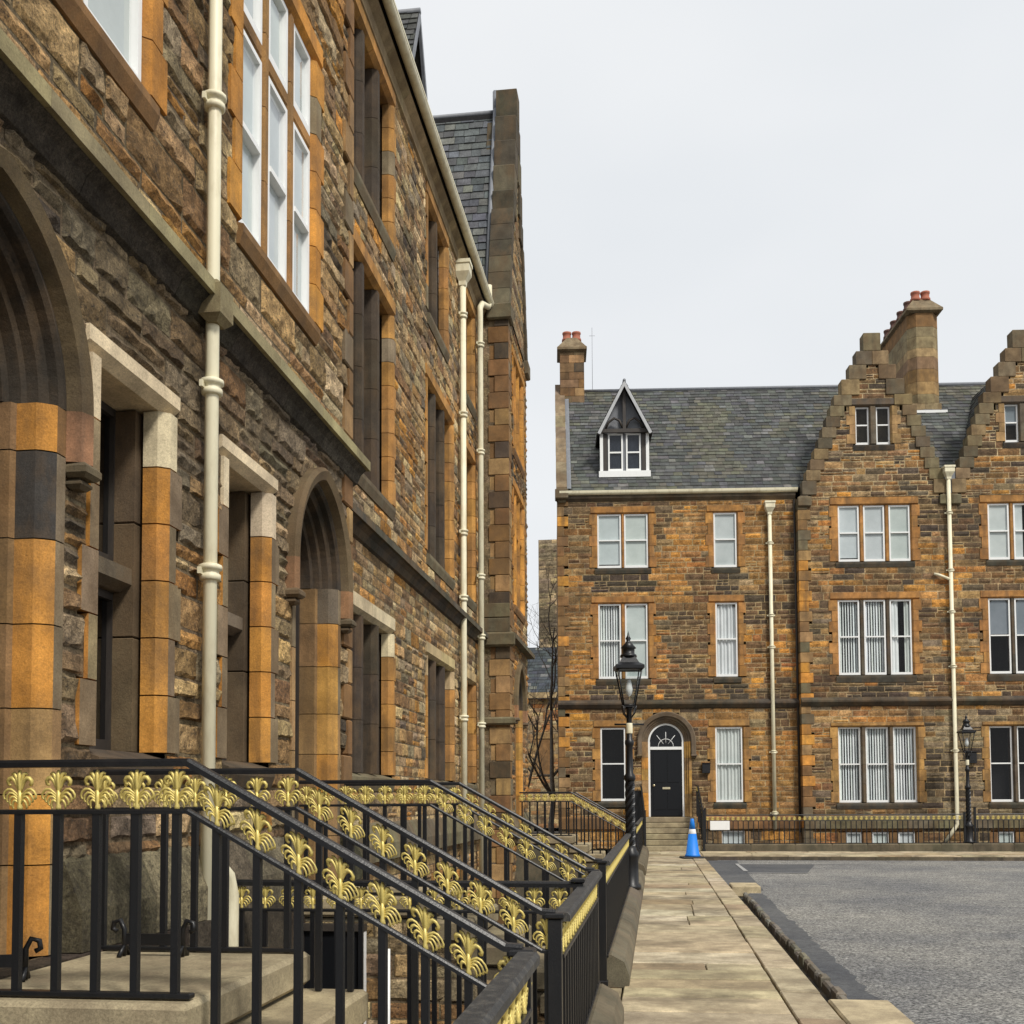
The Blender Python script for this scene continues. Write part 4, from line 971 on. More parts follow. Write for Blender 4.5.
# downpipes
PA = downpipe(LB, 6.15, -0.10, -1.9, 12.0, r=0.041, hopper=False, brackets=(5.83, 4.05, 2.92, 7.9), shoe=None)
mb = MB(); mb.box(6.15 - 0.10, 6.15 + 0.10, -0.19, -0.05, 4.43, 4.69, STC, 0.04); mb.build('pipe_block', M['ashlar'], LB)
mb = MB(); mb.tube([(6.16, -0.12, 1.2), (6.22, -0.14, 1.17), (6.31, -0.16, 1.1), (6.35, -0.17, 0.98), (6.35, -0.17, 0.8), (6.35, -0.17, -1.0)], 0.045, 10); mb.build('pipe_trap', M['cream'], PA)
downpipe(LB, 17.62, REC - 0.1, -1.0, 10.25, r=0.052, brackets=(9.7, 8.0, 6.0, 4.9, 2.9), top=None)
downpipe(LB, 19.3, REC - 0.12, -1.0, 10.5, r=0.055, hopper=False, brackets=(9.9, 7.9, 5.6, 4.5, 2.9), top=[(19.9, REC - 0.2, 11.3), (19.9, REC - 0.2, 10.95), (19.82, REC - .19, 10.85), (19.4, REC - 0.14, 10.72), (19.3, REC - 0.12, 10.6)])

# ------------------------------------------------------------------ the building across the court (local x along its front)
FB = empty('crow_stepped_house', (0, 34.4, 0), R(5.4))
tag(FB, 'brown and orange sandstone house with crow stepped gables, slate roof and arched black door', 'building')
def fw(u0, u1, z0, z1, **k):
    d = dict(reveal=0.075, depth=0.3, w=0.18, quoin=0.08, lint=0.24, odd=0.0, sillh=0.2, col=(0.43, 0.215, 0.07), sillcol=(0.07, 0.068, 0.055)); d.update(k); return window(FB, u0, u1, z0, z1, **d)
BV = -0.3
opL = [fw(-1.80, -0.20, 8.90, 10.62, n=2, mull=0.1, blinds=['roller', 'roller']), fw(1.88, 2.60, 8.88, 10.62, blinds=['roller']),
       fw(-1.79, -0.24, 5.36, 7.74, n=2, mull=0.13, blinds=['vertical', 'roller'], head='shoulder'), fw(1.90, 2.58, 5.40, 7.74, blinds=['curtain'], head='shoulder'),
       fw(-1.76, -0.98, 1.50, 3.80, blinds=None, glass='glassdark', col=(0.42, 0.22, 0.07)), fw(1.84, 2.68, 1.45, 3.80, blinds=['curtain'], col=(0.44, 0.24, 0.08)),
       fw(2.0, 2.7, 0.06, 0.55, blinds=['roller'], sillh=0.05, lint=0.14, sashbar=False, col=TAN)]
UD = 0.30
arch_doorway(FB, UD, 0.56, 3.36, 0.02, 1.0, 0.0, [(0.22, 0.0), (0.22, -0.02), (0.14, -0.02), (0.12, 0.03), (0.08, 0.03), (0.06, 0.07), (0.02, 0.08), (0.0, 0.12), (0.0, 0.22)], (0.2, 0.36, 0.12), jcol({}), (0.15, 0.12, 0.085), None, stopz=2.95)
door_leaf(FB, UD, 0.56, 3.36, 0.02, 1.0, 0.16, M['blackdoor'], fan=True, frame=True, bar=3.16)
arF = ArchOpening(UD, 0.80, 3.36, 0.02, 1.0)
qL = Opening(-3.4, -3.07, 0, 11.2, 0.2, 0, 0, 0.14)
def fartone(u, z, c, r):
    # weather staining below the sills and along the string course
    n = noise.noise(Vector((u * 0.55, z * 0.7, 4.4))) + r.uniform(-0.12, 0.12)
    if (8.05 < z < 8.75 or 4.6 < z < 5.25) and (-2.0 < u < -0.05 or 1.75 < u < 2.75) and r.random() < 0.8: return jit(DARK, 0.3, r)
    if n > 0.1: return tuple(a * 0.35 + b * 0.65 for a, b in zip(c, jit(SOOT, 0.2, r)))
    if n < -0.14: return tuple(a * 0.5 + b * 0.5 for a, b in zip(c, jit((0.46, 0.24, 0.07), 0.2, r)))
    if z < 4.4 and r.random() < 0.12: return jit(GREY, 0.2, r)
    return c
masonry('front_wall', FB, M['rubble_far'], -3.07, 4.46, 0, 11.15, opL + [arF, qL], PAL_FAR, 0.0, course=(0.13, 0.23), length=(0.2, 0.58), rough=0.024, cell=0.13, seed=61, splitp=0.1, tone=fartone, joint=0.014, mortar=(0.36, 0.27, 0.15))
mb = MB()
for i, (a, b, ww) in enumerate(qL.blocks):
    mb.box(-3.075, -3.07 + ww, -0.026, 0.3, a + .004, b - .004, jit(rnd.choice([ORANGE, BROWN, OLIVE, TAN, BROWN]), 0.2), 0.012)
mb.build('corner_stones', M['ashlar'], FB)
opR = []
for k, off in enumerate((0.0, 4.62)):
    a = 5.65 + off
    opR.append(fw(a + 0.06, a + 2.28, 8.94, 10.70, v=BV, n=3, mull=0.14, blinds=['roller', 'roller', 'roller'] if k == 0 else ['roller', 'edge', 'roller'], w=0.22, quoin=0.07, lint=0.26))
    opR.append(fw(a, a + 2.26, 5.38, 7.72, v=BV, n=3, mull=0.14, blinds=['vertical', 'vertical', 'parted'] if k == 0 else ['half', 'half', None], head='shoulder', mullcol=(0.09, 0.08, 0.065), w=0.2, quoin=0.1, glass='glass' if k == 0 else 'glassdark', sillh=0.24))
    opR.append(fw(a - 0.07, a + 2.32, 1.42, 3.75, v=BV, n=3, mull=0.15, blinds=['vertical'] if k == 0 else None, mullcol=(0.12, 0.1, 0.075), col=(0.44, 0.25, 0.085), w=0.2, quoin=0.06, lint=0.14, glass='glass' if k == 0 else 'glassdark', depth=0.4, reveal=0.13))
    opR.append(fw(a + 0.1, a + 2.2, 0.06, 0.5, v=BV, n=3, mull=0.3, blinds=['roller'], sillh=0.05, lint=0.14, sashbar=False, col=BROWN))
qR = Opening(4.0, 4.46, 0, 10.9, 0.28, 0, 0, 0.1)
def baytone(u, z, c, r):
    n = noise.noise(Vector((u * 0.5 + 7, z * 0.6, 2.2))) + r.uniform(-0.12, 0.12)
    if n > 0.12: return tuple(a * 0.4 + b * 0.6 for a, b in zip(c, jit(SOOT, 0.2, r)))
    if z < 4.3 and u > 8.3: return jit(GREY if r.random() < 0.6 else DARK, 0.2, r)
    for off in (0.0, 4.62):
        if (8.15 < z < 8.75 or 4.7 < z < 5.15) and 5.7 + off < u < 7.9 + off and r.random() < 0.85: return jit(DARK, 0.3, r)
    if z > 9.8 and 8.2 < u < 9.9 and r.random() < 0.7: return jit(DARK, 0.3, r)
    return c
masonry('bay_wall', FB, M['rubble_far'], 4.46, 13.72, 0, 10.98, opR + [qR], PAL_BAY, BV, course=(0.14, 0.23), length=(0.22, 0.6), rough=0.024, cell=0.13, seed=62, splitp=0.1, tone=baytone, joint=0.014, mortar=(0.36, 0.27, 0.15))
mb = MB()
for i, (a, b, ww) in enumerate(qR.blocks):
    mb.box(4.455, 4.46 + ww, BV - 0.026, BV + 0.3, a + .004, b - .004, jit(rnd.choice([ORANGE, TAN, OLIVE, BROWN, ORANGE]), 0.2), 0.012)
mb.build('corner_stones', M['ashlar'], FB)
STF = [(0.0, 4.68), (-0.03, 4.68), (-0.14, 4.58), (-0.14, 4.53), (-0.06, 4.42), (0.0, 4.38)]
extrude_course('string_course', FB, M['ashlar'], STF, -3.09, 4.45, (0.075, 0.065, 0.05), 1.2, 0.2)
extrude_course('bay_string_course', FB, M['ashlar'], [(y + BV, z) for y, z in STF], 4.44, 13.72, (0.075, 0.068, 0.055), 1.2, 0.2)
extrude_course('plinth', FB, M['ashlar'], [(0, 1.02), (-0.08, 0.96), (-0.08, 0.62), (0, 0.62)], -3.07, 4.45, BROWN, 0.8, 0.25, skip=[(UD - .8, UD + .8)])
extrude_course('bay_plinth', FB, M['ashlar'], [(BV, 1.02), (BV - 0.08, 0.96), (BV - 0.08, 0.62), (BV, 0.62)], 4.46, 13.72, OLIVE, 0.8, 0.25)
extrude_course('eaves_course', FB, M['ashlar'], [(0.0, 11.2), (-0.1, 11.2), (-0.1, 11.12), (-0.03, 11.05), (0, 11.02)], -3.09, 4.45, (0.12, 0.1, 0.07), 1.0, 0.15)
gt = MB(); gt.extrude_x([(-0.21, 11.34)] + [(-0.12 + 0.085 * math.cos(R(t)), 11.3 + 0.09 * math.sin(R(t))) for t in range(180, 361, 20)] + [(-0.03, 11.34)], -3.0, 4.5)
gt.build('gutter', M['cream'], FB)
# main roof
sl = Vector((0, 4.3, 4.85)); HR = sl.length
slates('roof', FB, (-2.72, -0.04, 11.36), (1, 0, 0), sl, 16.4, HR, seed=63, moss=True, w=0.29, e=0.205)
mb = MB(); mb.quad((-2.72, 4.26, 16.2), (13.7, 4.26, 16.2), (13.7, 8.6, 11.3), (-2.72, 8.6, 11.3), (0.07, 0.075, 0.08)); mb.build('rear_roof', M['slate'], FB)
mb = MB(); mb.tube([(-2.7, 4.26, 16.24), (13.7, 4.26, 16.24)], 0.07, 8); mb.build('ridge_flashing', M['lead'], FB)
mb = MB(); mb.prism([(-3.07, 0), (-2.76, 0), (-2.76, 11.3), (-3.07, 11.3)], 0.3, 8.6, BROWN)
mb.extrude_x([(-0.08, 11.0), (-0.08, 11.5), (4.26, 16.45), (8.6, 11.5), (8.6, 11.0)], -3.05, -2.8, OLIVE)
mb.box(-3.05, 13.7, 8.6, 8.7, 0, 11.3, BROWN); mb.box(13.6, 13.7, 0, 8.6, 0, 11.3, BROWN)
mb.build('end_wall', M['ashlar'], FB)
cp = MB()
for k in range(9):
    f0, f1 = k / 9, (k + 1) / 9
    A = Vector((0, -0.14, 11.42)) + Vector((0, 4.4, 5.03)) * f0; Bq = Vector((0, -0.14, 11.42)) + Vector((0, 4.4, 5.03)) * f1
    cp.extrude_x([(A.y, A.z + .06), (A.y, A.z - .14), (Bq.y, Bq.z - .14), (Bq.y, Bq.z + .06)], -3.10 - (.004 if k % 2 else 0), -2.76, jit(GREY, 0.25))
cp.box(-3.14, -2.72, -0.2, 0.2, 11.1, 11.42, jit(OLIVE, .1), 0.03)
cp.build('verge_coping', M['ashlar'], FB)
fl = MB(); A = Vector((0, -0.06, 11.42)); Bq = A + Vector((0, 4.3, 4.9))
fl.quad((-2.755, A.y, A.z + .03), (-2.62, A.y, A.z + .03), (-2.62, Bq.y, Bq.z + .03), (-2.755, Bq.y, Bq.z + .03)); fl.build('verge_flashing', M['lead'], FB)
dormer(FB, -0.88, 0.55, 12.05, 13.5, 15.05, 0.78, over=0.1, seed=65, w2=0.94)
chimney(FB, -2.92, -2.06, 3.75, 4.75, 15.3, 17.5, 0.62, 0.16, 2, palette({'TAN': 3, 'BROWN': 3, 'DARK': 2, 'GREY': 3}), 66)
c2 = chimney(FB, 9.17, 10.22, 3.1, 6.9, 13.0, 18.35, 0.6, 0.16, 5, palette({'BUFF': 2, 'TAN': 4, 'GREY': 3, 'BROWN': 3}), 67, cham=0.24)
mb = MB(); mb.box(9.05, 10.36, 2.95, 3.3, 14.62, 14.86); mb.build('chimney_flashing', M['white'], FB)
mb = MB(); mb.tube([(-1.75, 4.3, 16.2), (-1.75, 4.3, 18.6)], 0.008, 6); mb.tube([(-1.85, 4.3, 18.3), (-1.65, 4.3, 18.3)], 0.006, 5); mb.build('aerial', M['lead'], FB)
for off, sd in ((0.0, 71), (4.62, 73)):
    uc = 6.86 + off
    og = window(FB, uc - 0.54, uc + 0.54, 12.66, 13.86, v=BV, n=2, mull=0.22, w=0.2, quoin=0.1, lint=0.24, sillh=0.22, col=TAN, lintcol=(0.12, 0.1, 0.08), sillcol=BLACKST, blinds=None if off == 0 else ['half', None], reveal=0.14, depth=0.3, glass='glassdark', mullcol=(0.14, 0.12, 0.09))
    crow_gable(FB, uc, 2.3, 10.98, BV, 16.2, [og], palette({'BROWN': 5, 'TAN': 3, 'DARK': 3.5, 'ORANGE': 1, 'GREY': 1}), sd)
    up = Vector((2.2, 0, 4.5)); slates('gable_roof', FB, (uc - 2.2, BV + 0.36, 11.0), (0, 1, 0), up, 4.6, up.length, seed=sd + 1)
    up = Vector((-2.2, 0, 4.5)); slates('gable_roof', FB, (uc + 2.2, BV + 4.96, 11.0), (0, -1, 0), up, 4.6, up.length, seed=sd + 2)
mb = MB(); mb.box(8.95, 9.37, BV - 0.02, BV + 0.4, 10.98, 11.75, (0.06, 0.06, 0.06), 0.02); mb.build('valley_gutter', M['lead'], FB)
downpipe(FB, 3.62, -0.11, 0.6, 10.55, r=0.06, brackets=(9.6, 7.3, 6.3, 3.0, 1.1))
downpipe(FB, 9.1, BV - 0.11, 0.75, 11.5, r=0.06, brackets=(10.4, 8.6, 7.3, 5.6, 3.0), shoe=[(9.0, BV - .12, 0.6), (8.72, BV - .13, 0.2)])
mb = MB(); mb.tube([(9.1, BV - 0.11, 8.3), (8.75, BV - .1, 8.45), (8.6, BV - .05, 8.5)], 0.045, 8); mb.build('waste_pipe', M['cream'], FB)
mb = MB(); mb.tube([(4.41, -0.035, 0.5), (4.41, -0.035, 11.0)], 0.032, 8); mb.build('dark_pipe', M['darkwood'], FB)

# ------------------------------------------------------------------ building seen through the gap, and the bare trees
GB = empty('distant_building', (-9.5, 60, 0)); tag(GB, 'pale grey stone building glimpsed through the narrow gap behind the bare tree', 'building')
gops = [window(GB, 3.0, 3.6, 3.0, 4.9, blinds=None, glass='glassdark', col=TAN, w=0.2, lint=0.3), window(GB, 5.0, 5.6, 3.0, 4.9, blinds=None, glass='glassdark', col=TAN, w=0.2, lint=0.3)]
masonry('front_wall', GB, M['rubble_far'], -4, 12, 0, 7.2, gops, palette({'BUFF': 3, 'RUST': 1.5, 'TAN': 3, 'GREY': 3}), 0.0, course=(0.18, 0.3), length=(0.3, 0.8), rough=0.03, cell=0.3, seed=81)
mb = MB(); mb.box(-4, 12, 0.02, 8, 0, 7.2, BROWN); mb.box(-4, 12, -0.3, -0.02, 7.2, 7.5, BUFF); mb.build('wall_core', M['ashlar'], GB)
up = Vector((0, 3.4, 3.0)); slates('roof', GB, (-4, -0.2, 7.5), (1, 0, 0), up, 16, up.length, seed=82, w=0.4, e=0.3, col=(0.05, 0.06, 0.07))
masonry('upper_wall', GB, M['rubble_far'], 2.7, 12, 10.4, 16.9, [], palette({'GREY': 5, 'BUFF': 1}), 3.2, course=(0.2, 0.34), length=(0.3, 0.9), rough=0.03, cell=0.3, seed=83)
mb = MB(); mb.box(2.7, 12, 3.22, 8, 8.0, 16.9, GREY); mb.build('upper_core', M['ashlar'], GB)

def bare_tree(loc, h, seed, label, lean=(0, 0), r0=0.16):
    r = random.Random(seed); mb = MB(); root = empty('bare_tree', loc); tag(root, label, 'tree', 'bare trees in the gap'); tr = MB()
    def branch(p, d, L, rad, depth, target):
        pts = [p]; n = 6; q = p.copy(); dd = d.copy()
        for i in range(n):
            dd = (dd + Vector((r.uniform(-.2, .2), r.uniform(-.2, .2), r.uniform(-0.02, .16)))).normalized(); q = q + dd * (L / n); pts.append(q.copy())
        target.tube(pts, [rad * (1 - 0.6 * i / n) for i in range(n + 1)], 6 if depth < 2 else 4)
        if depth < 4:
            for k in range(r.randint(3, 4)):
                i = r.randint(2, n); ax = Vector((r.uniform(-1, 1), r.uniform(-1, 1), r.uniform(-.1, .8))).normalized()
                branch(pts[i], (dd * 0.6 + ax * 0.8).normalized(), L * r.uniform(0.5, 0.75), rad * 0.48, depth + 1, mb)
    base = Vector((0, 0, 0)); d = Vector((lean[0], lean[1], 1)).normalized()
    branch(base, d, h * 0.5, r0, 0, tr)
    tr.build('trunk', M['bark'], root); mb.build('crown', M['bark'], root)
    return root
bare_tree((-3.9, 40.5, -0.2), 10.5, 5, 'bare tree with dark forked limbs in the gap between the two stone buildings', (-0.12, 0.0), 0.13)
bare_tree((-5.6, 45.0, -0.2), 12.0, 9, 'slimmer bare tree behind the forked one in the gap, twigs against the sky', (0.05, 0.0), 0.09)

# ------------------------------------------------------------------ stairs
STEP_N, RISE, TREAD, NOSE = 5, 0.17, 0.28, -1.64
def tread_z(x):
    if x <= NOSE: return BASE_L - .01
    k = int((x - NOSE) / TREAD) + 1
    return max(0.0, BASE_L - .01 - k * RISE)
def stairs(y0, y1, label):
    mb = MB(); x = -2.86
    ablock(mb, -2.86, NOSE + 0.02, y0, y1, BASE_L - 0.17, BASE_L - .01, jit((0.40, 0.34, 0.22), 0.1), ch=0.02)
    for k in range(1, STEP_N):
        zt = BASE_L - .01 - k * RISE
        ablock(mb, NOSE + (k - 1) * TREAD - 0.05, NOSE + k * TREAD + 0.02, y0, y1, zt - 0.165, zt, jit((0.36, 0.31, 0.2), 0.12), ch=0.02)
    e = NOSE + 4 * TREAD
    mb.box(-2.86, NOSE - .02, y0 + .03, y1 - .03, PIT_Z, BASE_L - .175, (0.10, 0.095, 0.07))
    for k in range(1, STEP_N):
        zt = BASE_L - .01 - k * RISE; mb.box(NOSE + (k - 1) * TREAD - .018, NOSE + k * TREAD - .022, y0 + .03, y1 - .03, PIT_Z, zt - .17, (0.11, 0.1, 0.075))
    mb.box(e - .022, -0.31, y0 + .03, y1 - .03, PIT_Z, -0.012, (0.3, 0.25, 0.16))
    o = mb.build('stone_stairs', M['flag']); o.location = (0, 0, 0)
    tag(o, label, 'stairs', 'entrance stairs of the terrace'); return o
FL = [(3.62, 4.97), (7.80, 9.16), (20.9, 22.4)]
stairs(*FL[0], 'worn stone entrance steps behind the nearest railing, below the first pointed doorway')
stairs(*FL[1], 'stone entrance steps between the second pair of railings, below the small pointed doorway')
stairs(*FL[2], 'distant stone entrance steps at the far projecting bay of the terrace')
for st, yy_ in ((bpy.data.objects['stone_stairs.001'], FL[1][0]), (bpy.data.objects['stone_stairs'], FL[0][0])):
    masonry('side_wall', st, M['rubble'], -2.73, -0.63, PIT_Z, 0.66, [], PAL_NEAR_LOW, yy_ + 0.028, limits=lambda z: (-2.73, min(-0.66, NOSE + .0 + max(0, (0.66 - z)) / RISE * TREAD * 0.98)), course=(0.1, 0.2), length=(0.18, 0.5), rough=0.02, cell=0.06, seed=91)
cw = MB(); y0 = 6.4
for k in range(9):
    x = -2.74
    while x < -0.63:
        x2 = min(-0.62, x + rnd.uniform(.3, .6)); cw.box(x + .004, x2 - .004, 6.36, 6.54, PIT_Z + k * .232 + .004, PIT_Z + (k + 1) * .232 - .004, jit(BROWN, .3), .01); x = x2
tag(cw.build('cross_wall', M['rubble']), 'rough stone cross wall in the basement area under the low black and gold railing', 'wall')
cd = empty('cellar_door', (-2.36, FL[1][0] - 0.02, -1.3)); tag(cd, 'dark cellar door with one white edge set in the side of the second stairs', 'door')
mb = MB(); mb.box(-0.22, 0.2, -0.02, 0.02, 0.0, 1.9, ch=.005); mb.build('panel', M['blackdoor'], cd)
mb = MB(); mb.box(0.2, 0.235, -0.05, 0.03, 0.0, 1.9); mb.build('frame', M['white'], cd)
mb = MB(); mb.box(-0.27, -0.22, -0.05, 0.03, 0.0, 1.95); mb.box(-0.22, 0.24, -0.05, 0.03, 1.901, 1.95); mb.build('lintel', M['darkwood'], cd)
mb = MB(); mb.tube([(0.42, -0.06, 0.0), (0.42, -0.06, 1.78)], 0.016, 8); mb.build('white_pipe', M['white'], cd)
# far flight to the black door
mb = MB(); mb2 = None
FS = 6; fr_ = 1.0 / FS
for k in range(FS):
    zt = 1.0 - k * fr_ - 0.004; v1 = -0.32 - k * 0.26 + .02; v0 = -0.32 - (k + 1) * 0.26 + 0.26 - 0.26
    ablock(mb, UD - 0.80, UD + 0.86, -0.45 - k * 0.24, (-0.02 if k == 0 else -0.45 - (k - 1) * 0.24 + 0.03), zt - fr_ + .004, zt, jit((0.34, 0.29, 0.19), 0.12), ch=0.012)
    if k: mb.box(UD - 0.78, UD + 0.84, -0.45 - (k - 1) * 0.24 + 0.035, -0.03, zt - fr_ + .006, zt - .005, (0.2, 0.17, 0.11))
fs = mb.build('stone_stairs', M['flag']); fs.location = (0, 34.4, 0); fs.rotation_euler = (0, 0, R(5.4))
tag(fs, 'flight of stone steps rising to the arched black door with white frame', 'stairs')
# retaining wall on the street side of the basement area and its coping stones
RWm = empty('retaining_wall', (PIT_X1, 0, PIT_Z), 0); tag(RWm, 'stone retaining wall of the basement area under the street railing', 'wall')
mb = MB()
for a, b in ((PIT_Y0, FL[0][0]), (FL[0][1], FL[1][0]), (FL[1][1], FL[2][0]), (FL[2][1], PIT_Y1)):
    y = a
    while y < b - .01:
        y2 = min(b, y + rnd.uniform(.5, .9)); z = 0
        while z < -PIT_Z - .05: z2 = min(-PIT_Z - .02, z + .28); mb.box(0.0, 0.3, y + .004, y2 - .004, z + .004, z2 - .004, jit(BROWN, .3), .01); z = z2
        y = y2
mb.build('wall_face', M['rubble'], RWm)
COPING = [(-0.62, -0.02), (-0.62, 0.22), (-0.40, 0.25), (-0.29, 0.19), (-0.25, 0.08), (-0.25, -0.02)]
def coping(y0, y1, label):
    mb = MB(); y = y0; n = max(1, round((y1 - y0) / 2.6)); L = (y1 - y0) / n
    P = COPING; k = len(P); 
    for i in range(n):
        c = jit((0.13, 0.115, 0.085), 0.2); a, b = y + .006, y + L - .006
        mb.add([(x, a, z) for x, z in P] + [(x, b, z) for x, z in P], [tuple(range(k)), tuple(range(2 * k - 1, k - 1, -1))] + [(q, q + k, (q + 1) % k + k, (q + 1) % k) for q in range(k)], c); y += L
    o = mb.build('coping_kerb', M['flag']); tag(o, label, 'stone kerb', 'coping kerbs under the street railings'); return o
coping(-1.0, FL[0][0] - .06, 'bevelled stone kerb carrying the nearest street railing, left of the bottom corner')
coping(FL[0][1] + .06, FL[1][0] - .02, 'bevelled stone kerb at the pavement edge between the first and second stairs')
coping(FL[1][1] + .04, FL[2][0] - .06, 'long bevelled stone kerb beside the flagstones from the second stairs to the lamp')
coping(FL[2][1] + .06, 31.0, 'farthest bevelled stone kerb running up to the arched black door steps')

# ------------------------------------------------------------------ iron railings with gold palmettes
def finial_mesh(shear):
    mb = MB()
    def lobe(pts, r, n=5):
        P = [Vector(p) for p in pts]; out = []; K = 8
        for i in range(K + 1):
            t = i / K * (len(P) - 1); a = int(min(len(P) - 2, math.floor(t))); f = t - a
            p0 = P[max(0, a - 1)]; p1 = P[a]; p2 = P[a + 1]; p3 = P[min(len(P) - 1, a + 2)]
            out.append(0.5 * ((2 * p1) + (p2 - p0) * f + (2 * p0 - 5 * p1 + 4 * p2 - p3) * f * f + (3 * p1 - p0 - 3 * p2 + p3) * f ** 3))
        R_ = [r * (0.55 + 0.75 * math.sin(math.pi * min(1, (i / K) * 0.85 + 0.12))) for i in range(K + 1)]
        mb.tube(out, R_, n, flat=0.8)
    mb.lathe([(0.011, 0.0), (0.012, 0.01), (0.009, 0.02), (0.011, 0.04), (0.008, 0.075)], 0, 0, 6)
    for s in (-1, 1):
        for k in range(4):                    # drooping side leaf: four separate ribs
            q = k / 3; a = 0.030 + 0.040 * q; top = 0.034 + 0.040 * q
            lobe([(0.002 * s, 0, 0.018 + 0.026 * q), (s * a * 0.42, -.004, top * 0.96), (s * a * 0.8, -.006, top), (s * a * 1.05, -.003, top - 0.014 - .004 * q), (s * a * 1.02, 0, top - 0.026 - .008 * q), (s * (a * 0.9), 0, top - 0.026 - .006 * q)], 0.0042)
        lobe([(0.002 * s, 0, 0.06), (s * 0.016, -.004, 0.098), (s * 0.036, -.006, 0.116), (s * 0.053, -.004, 0.106), (s * 0.050, 0, 0.090), (s * 0.041, 0, 0.093)], 0.0072)
        lobe([(0.002 * s, 0, 0.06), (s * 0.010, -.005, 0.105), (s * 0.022, -.006, 0.130), (s * 0.036, -.004, 0.128)], 0.0066)
    lobe([(0, 0, 0.06), (0, -.005, 0.10), (0, -.006, 0.128), (0, -.002, 0.142)], 0.0085)
    mb.v = [(x, y, z + shear * x) for x, y, z in mb.v]
    mb.v = [(x * 0.84, y, z) for x, y, z in mb.v] if not shear else [(x * 0.84, y, z - shear * x * 0.16) for x, y, z in mb.v]
    me = mb.build('finial', M['gold']); d = me.data; bpy.data.objects.remove(me); return d
FIN = {0.0: finial_mesh(0.0)}
_b = MB(); _b.box(-0.5, 0.5, -0.5, 0.5, 0, 1); _o = _b.build('baluster', M['iron']); BAR = _o.data; bpy.data.objects.remove(_o)

def profile_sweep(path, w, h, col=(0.5,) * 3):
    """flat handrail with rounded shoulders swept along a path in the local xz plane"""
    mb = MB(); prof = [(-w / 2, -h * .5), (-w / 2, h * .15), (-w * .36, h * .5), (w * .36, h * .5), (w / 2, h * .15), (w / 2, -h * .5)]; rings = []
    P = [Vector((a, 0, b)) for a, b in path]
    for i, p in enumerate(P):
        d1 = (P[i] - P[i - 1]).normalized() if i else (P[1] - P[0]).normalized(); d2 = (P[i + 1] - P[i]).normalized() if i < len(P) - 1 else d1
        t = (d1 + d2).normalized(); nrm = Vector((-t.z, 0, t.x)); k = 1 / max(0.5, t.dot(d1))
        rings.append([(p.x + nrm.x * b * k, a, p.z + nrm.z * b * k) for a, b in prof])
    mb.rings(rings, col, smooth=False); return mb

def railing(label, loc, rz, pts, bottom, spacing=0.151, bar=0.027, posts=(), group='black iron railings with gold palmettes', s0=None, frieze=0.17, hr=(0.055, 0.036), base=None, worn=False, gold=True, postsz=0.06, fscale=1.0, brace=None, skipbar=0):
    root = empty('iron_railing', loc, rz); tag(root, label, 'railing', group)
    def ztop(s):
        for (a, za), (b, zb) in zip(pts, pts[1:]):
            if a <= s <= b: return za + (zb - za) * (s - a) / (b - a), (zb - za) / (b - a)
        return pts[-1][1], 0
    profile_sweep(pts, *hr).build('handrail', M['iron_worn'] if worn else M['iron'], root)
    profile_sweep([(a, b - frieze) for a, b in pts], 0.034, 0.018).build('lower_rail', M['iron'], root)
    if base:
        mb = MB()
        for (a, b, z) in base: mb.box(a, b, -0.022, 0.022, z, z + 0.02, ch=.004)
        mb.build('base_rail', M['iron'], root)
    S0, S1 = pts[0][0], pts[-1][0]; n = int((S1 - S0) / spacing); s = (S0 + spacing * 0.5) if s0 is None else s0
    first_b = first_f = True; i = 0
    while s < S1 - 0.02:
        z, g_ = ztop(s); zb = bottom(s)
        o = bpy.data.objects.new('baluster', BAR); COL.objects.link(o); o.parent = root; o.location = (s, 0, zb); o.scale = (bar, bar, max(0.05, z - frieze - zb))
        if gold:
            k = round(g_, 2)
            if k not in FIN: FIN[k] = finial_mesh(k)
            f = bpy.data.objects.new('finial', FIN[k]); COL.objects.link(f); f.parent = root; f.location = (s, 0, z - frieze + 0.006); f.scale = (fscale, fscale, fscale)
        s += spacing; i += 1
    for (s, zb, zt) in posts:
        mb = MB(); q = postsz / 2; mb.box(s - q, s + q, -q, q, zb, zt, ch=.006); mb.box(s - q - .012, s + q + .012, -q - .012, q + .012, zt, zt + .025, ch=.006); mb.box(s - q - .01, s + q + .01, -q - .01, q + .01, zb, zb + .06, ch=.006)
        mb.build('newel_post', M['iron'], root)
    if brace:
        mb = MB()
        for A, Bq in brace: mb.tube([A, Bq], 0.012, 6)
        mb.build('brace', M['iron'], root)
    return root
ZF, ZS, XB, XE, XST = 1.69, 1.03, -1.66, -0.52, -0.46
def stair_rail(y, label, bent, xw=-2.66):
    x0 = xw
    pts = [(x0, ZF), (XB, ZF), (XE, ZS + 0.02), (XST, ZS + 0.015)]
    return railing(label, (0, y, 0), 0, pts, tread_z, s0=x0 + 0.05, hr=(0.05, 0.028), base=[(x0, NOSE, BASE_L - .008)], posts=[(XST + 0.0, 0.0, ZS - .01)], frieze=0.175, fscale=1.02)
stair_rail(3.70, 'nearest black iron stair railing with gold palmettes, filling the lower left foreground', 0)
stair_rail(4.88, 'black and gold stair railing directly behind the nearest one, beside the same steps', 0)
stair_rail(7.88, 'near side railing of the second stairs, black with gold palmettes', 0)
stair_rail(9.07, 'far side railing of the second stairs, below the small pointed doorway', 0)
stair_rail(21.0, 'small distant stair railing at the far projecting bay with dense gold palmettes', 0)
stair_rail(22.3, 'farthest stair railing of the terrace, mostly behind the distant dense one', 0)
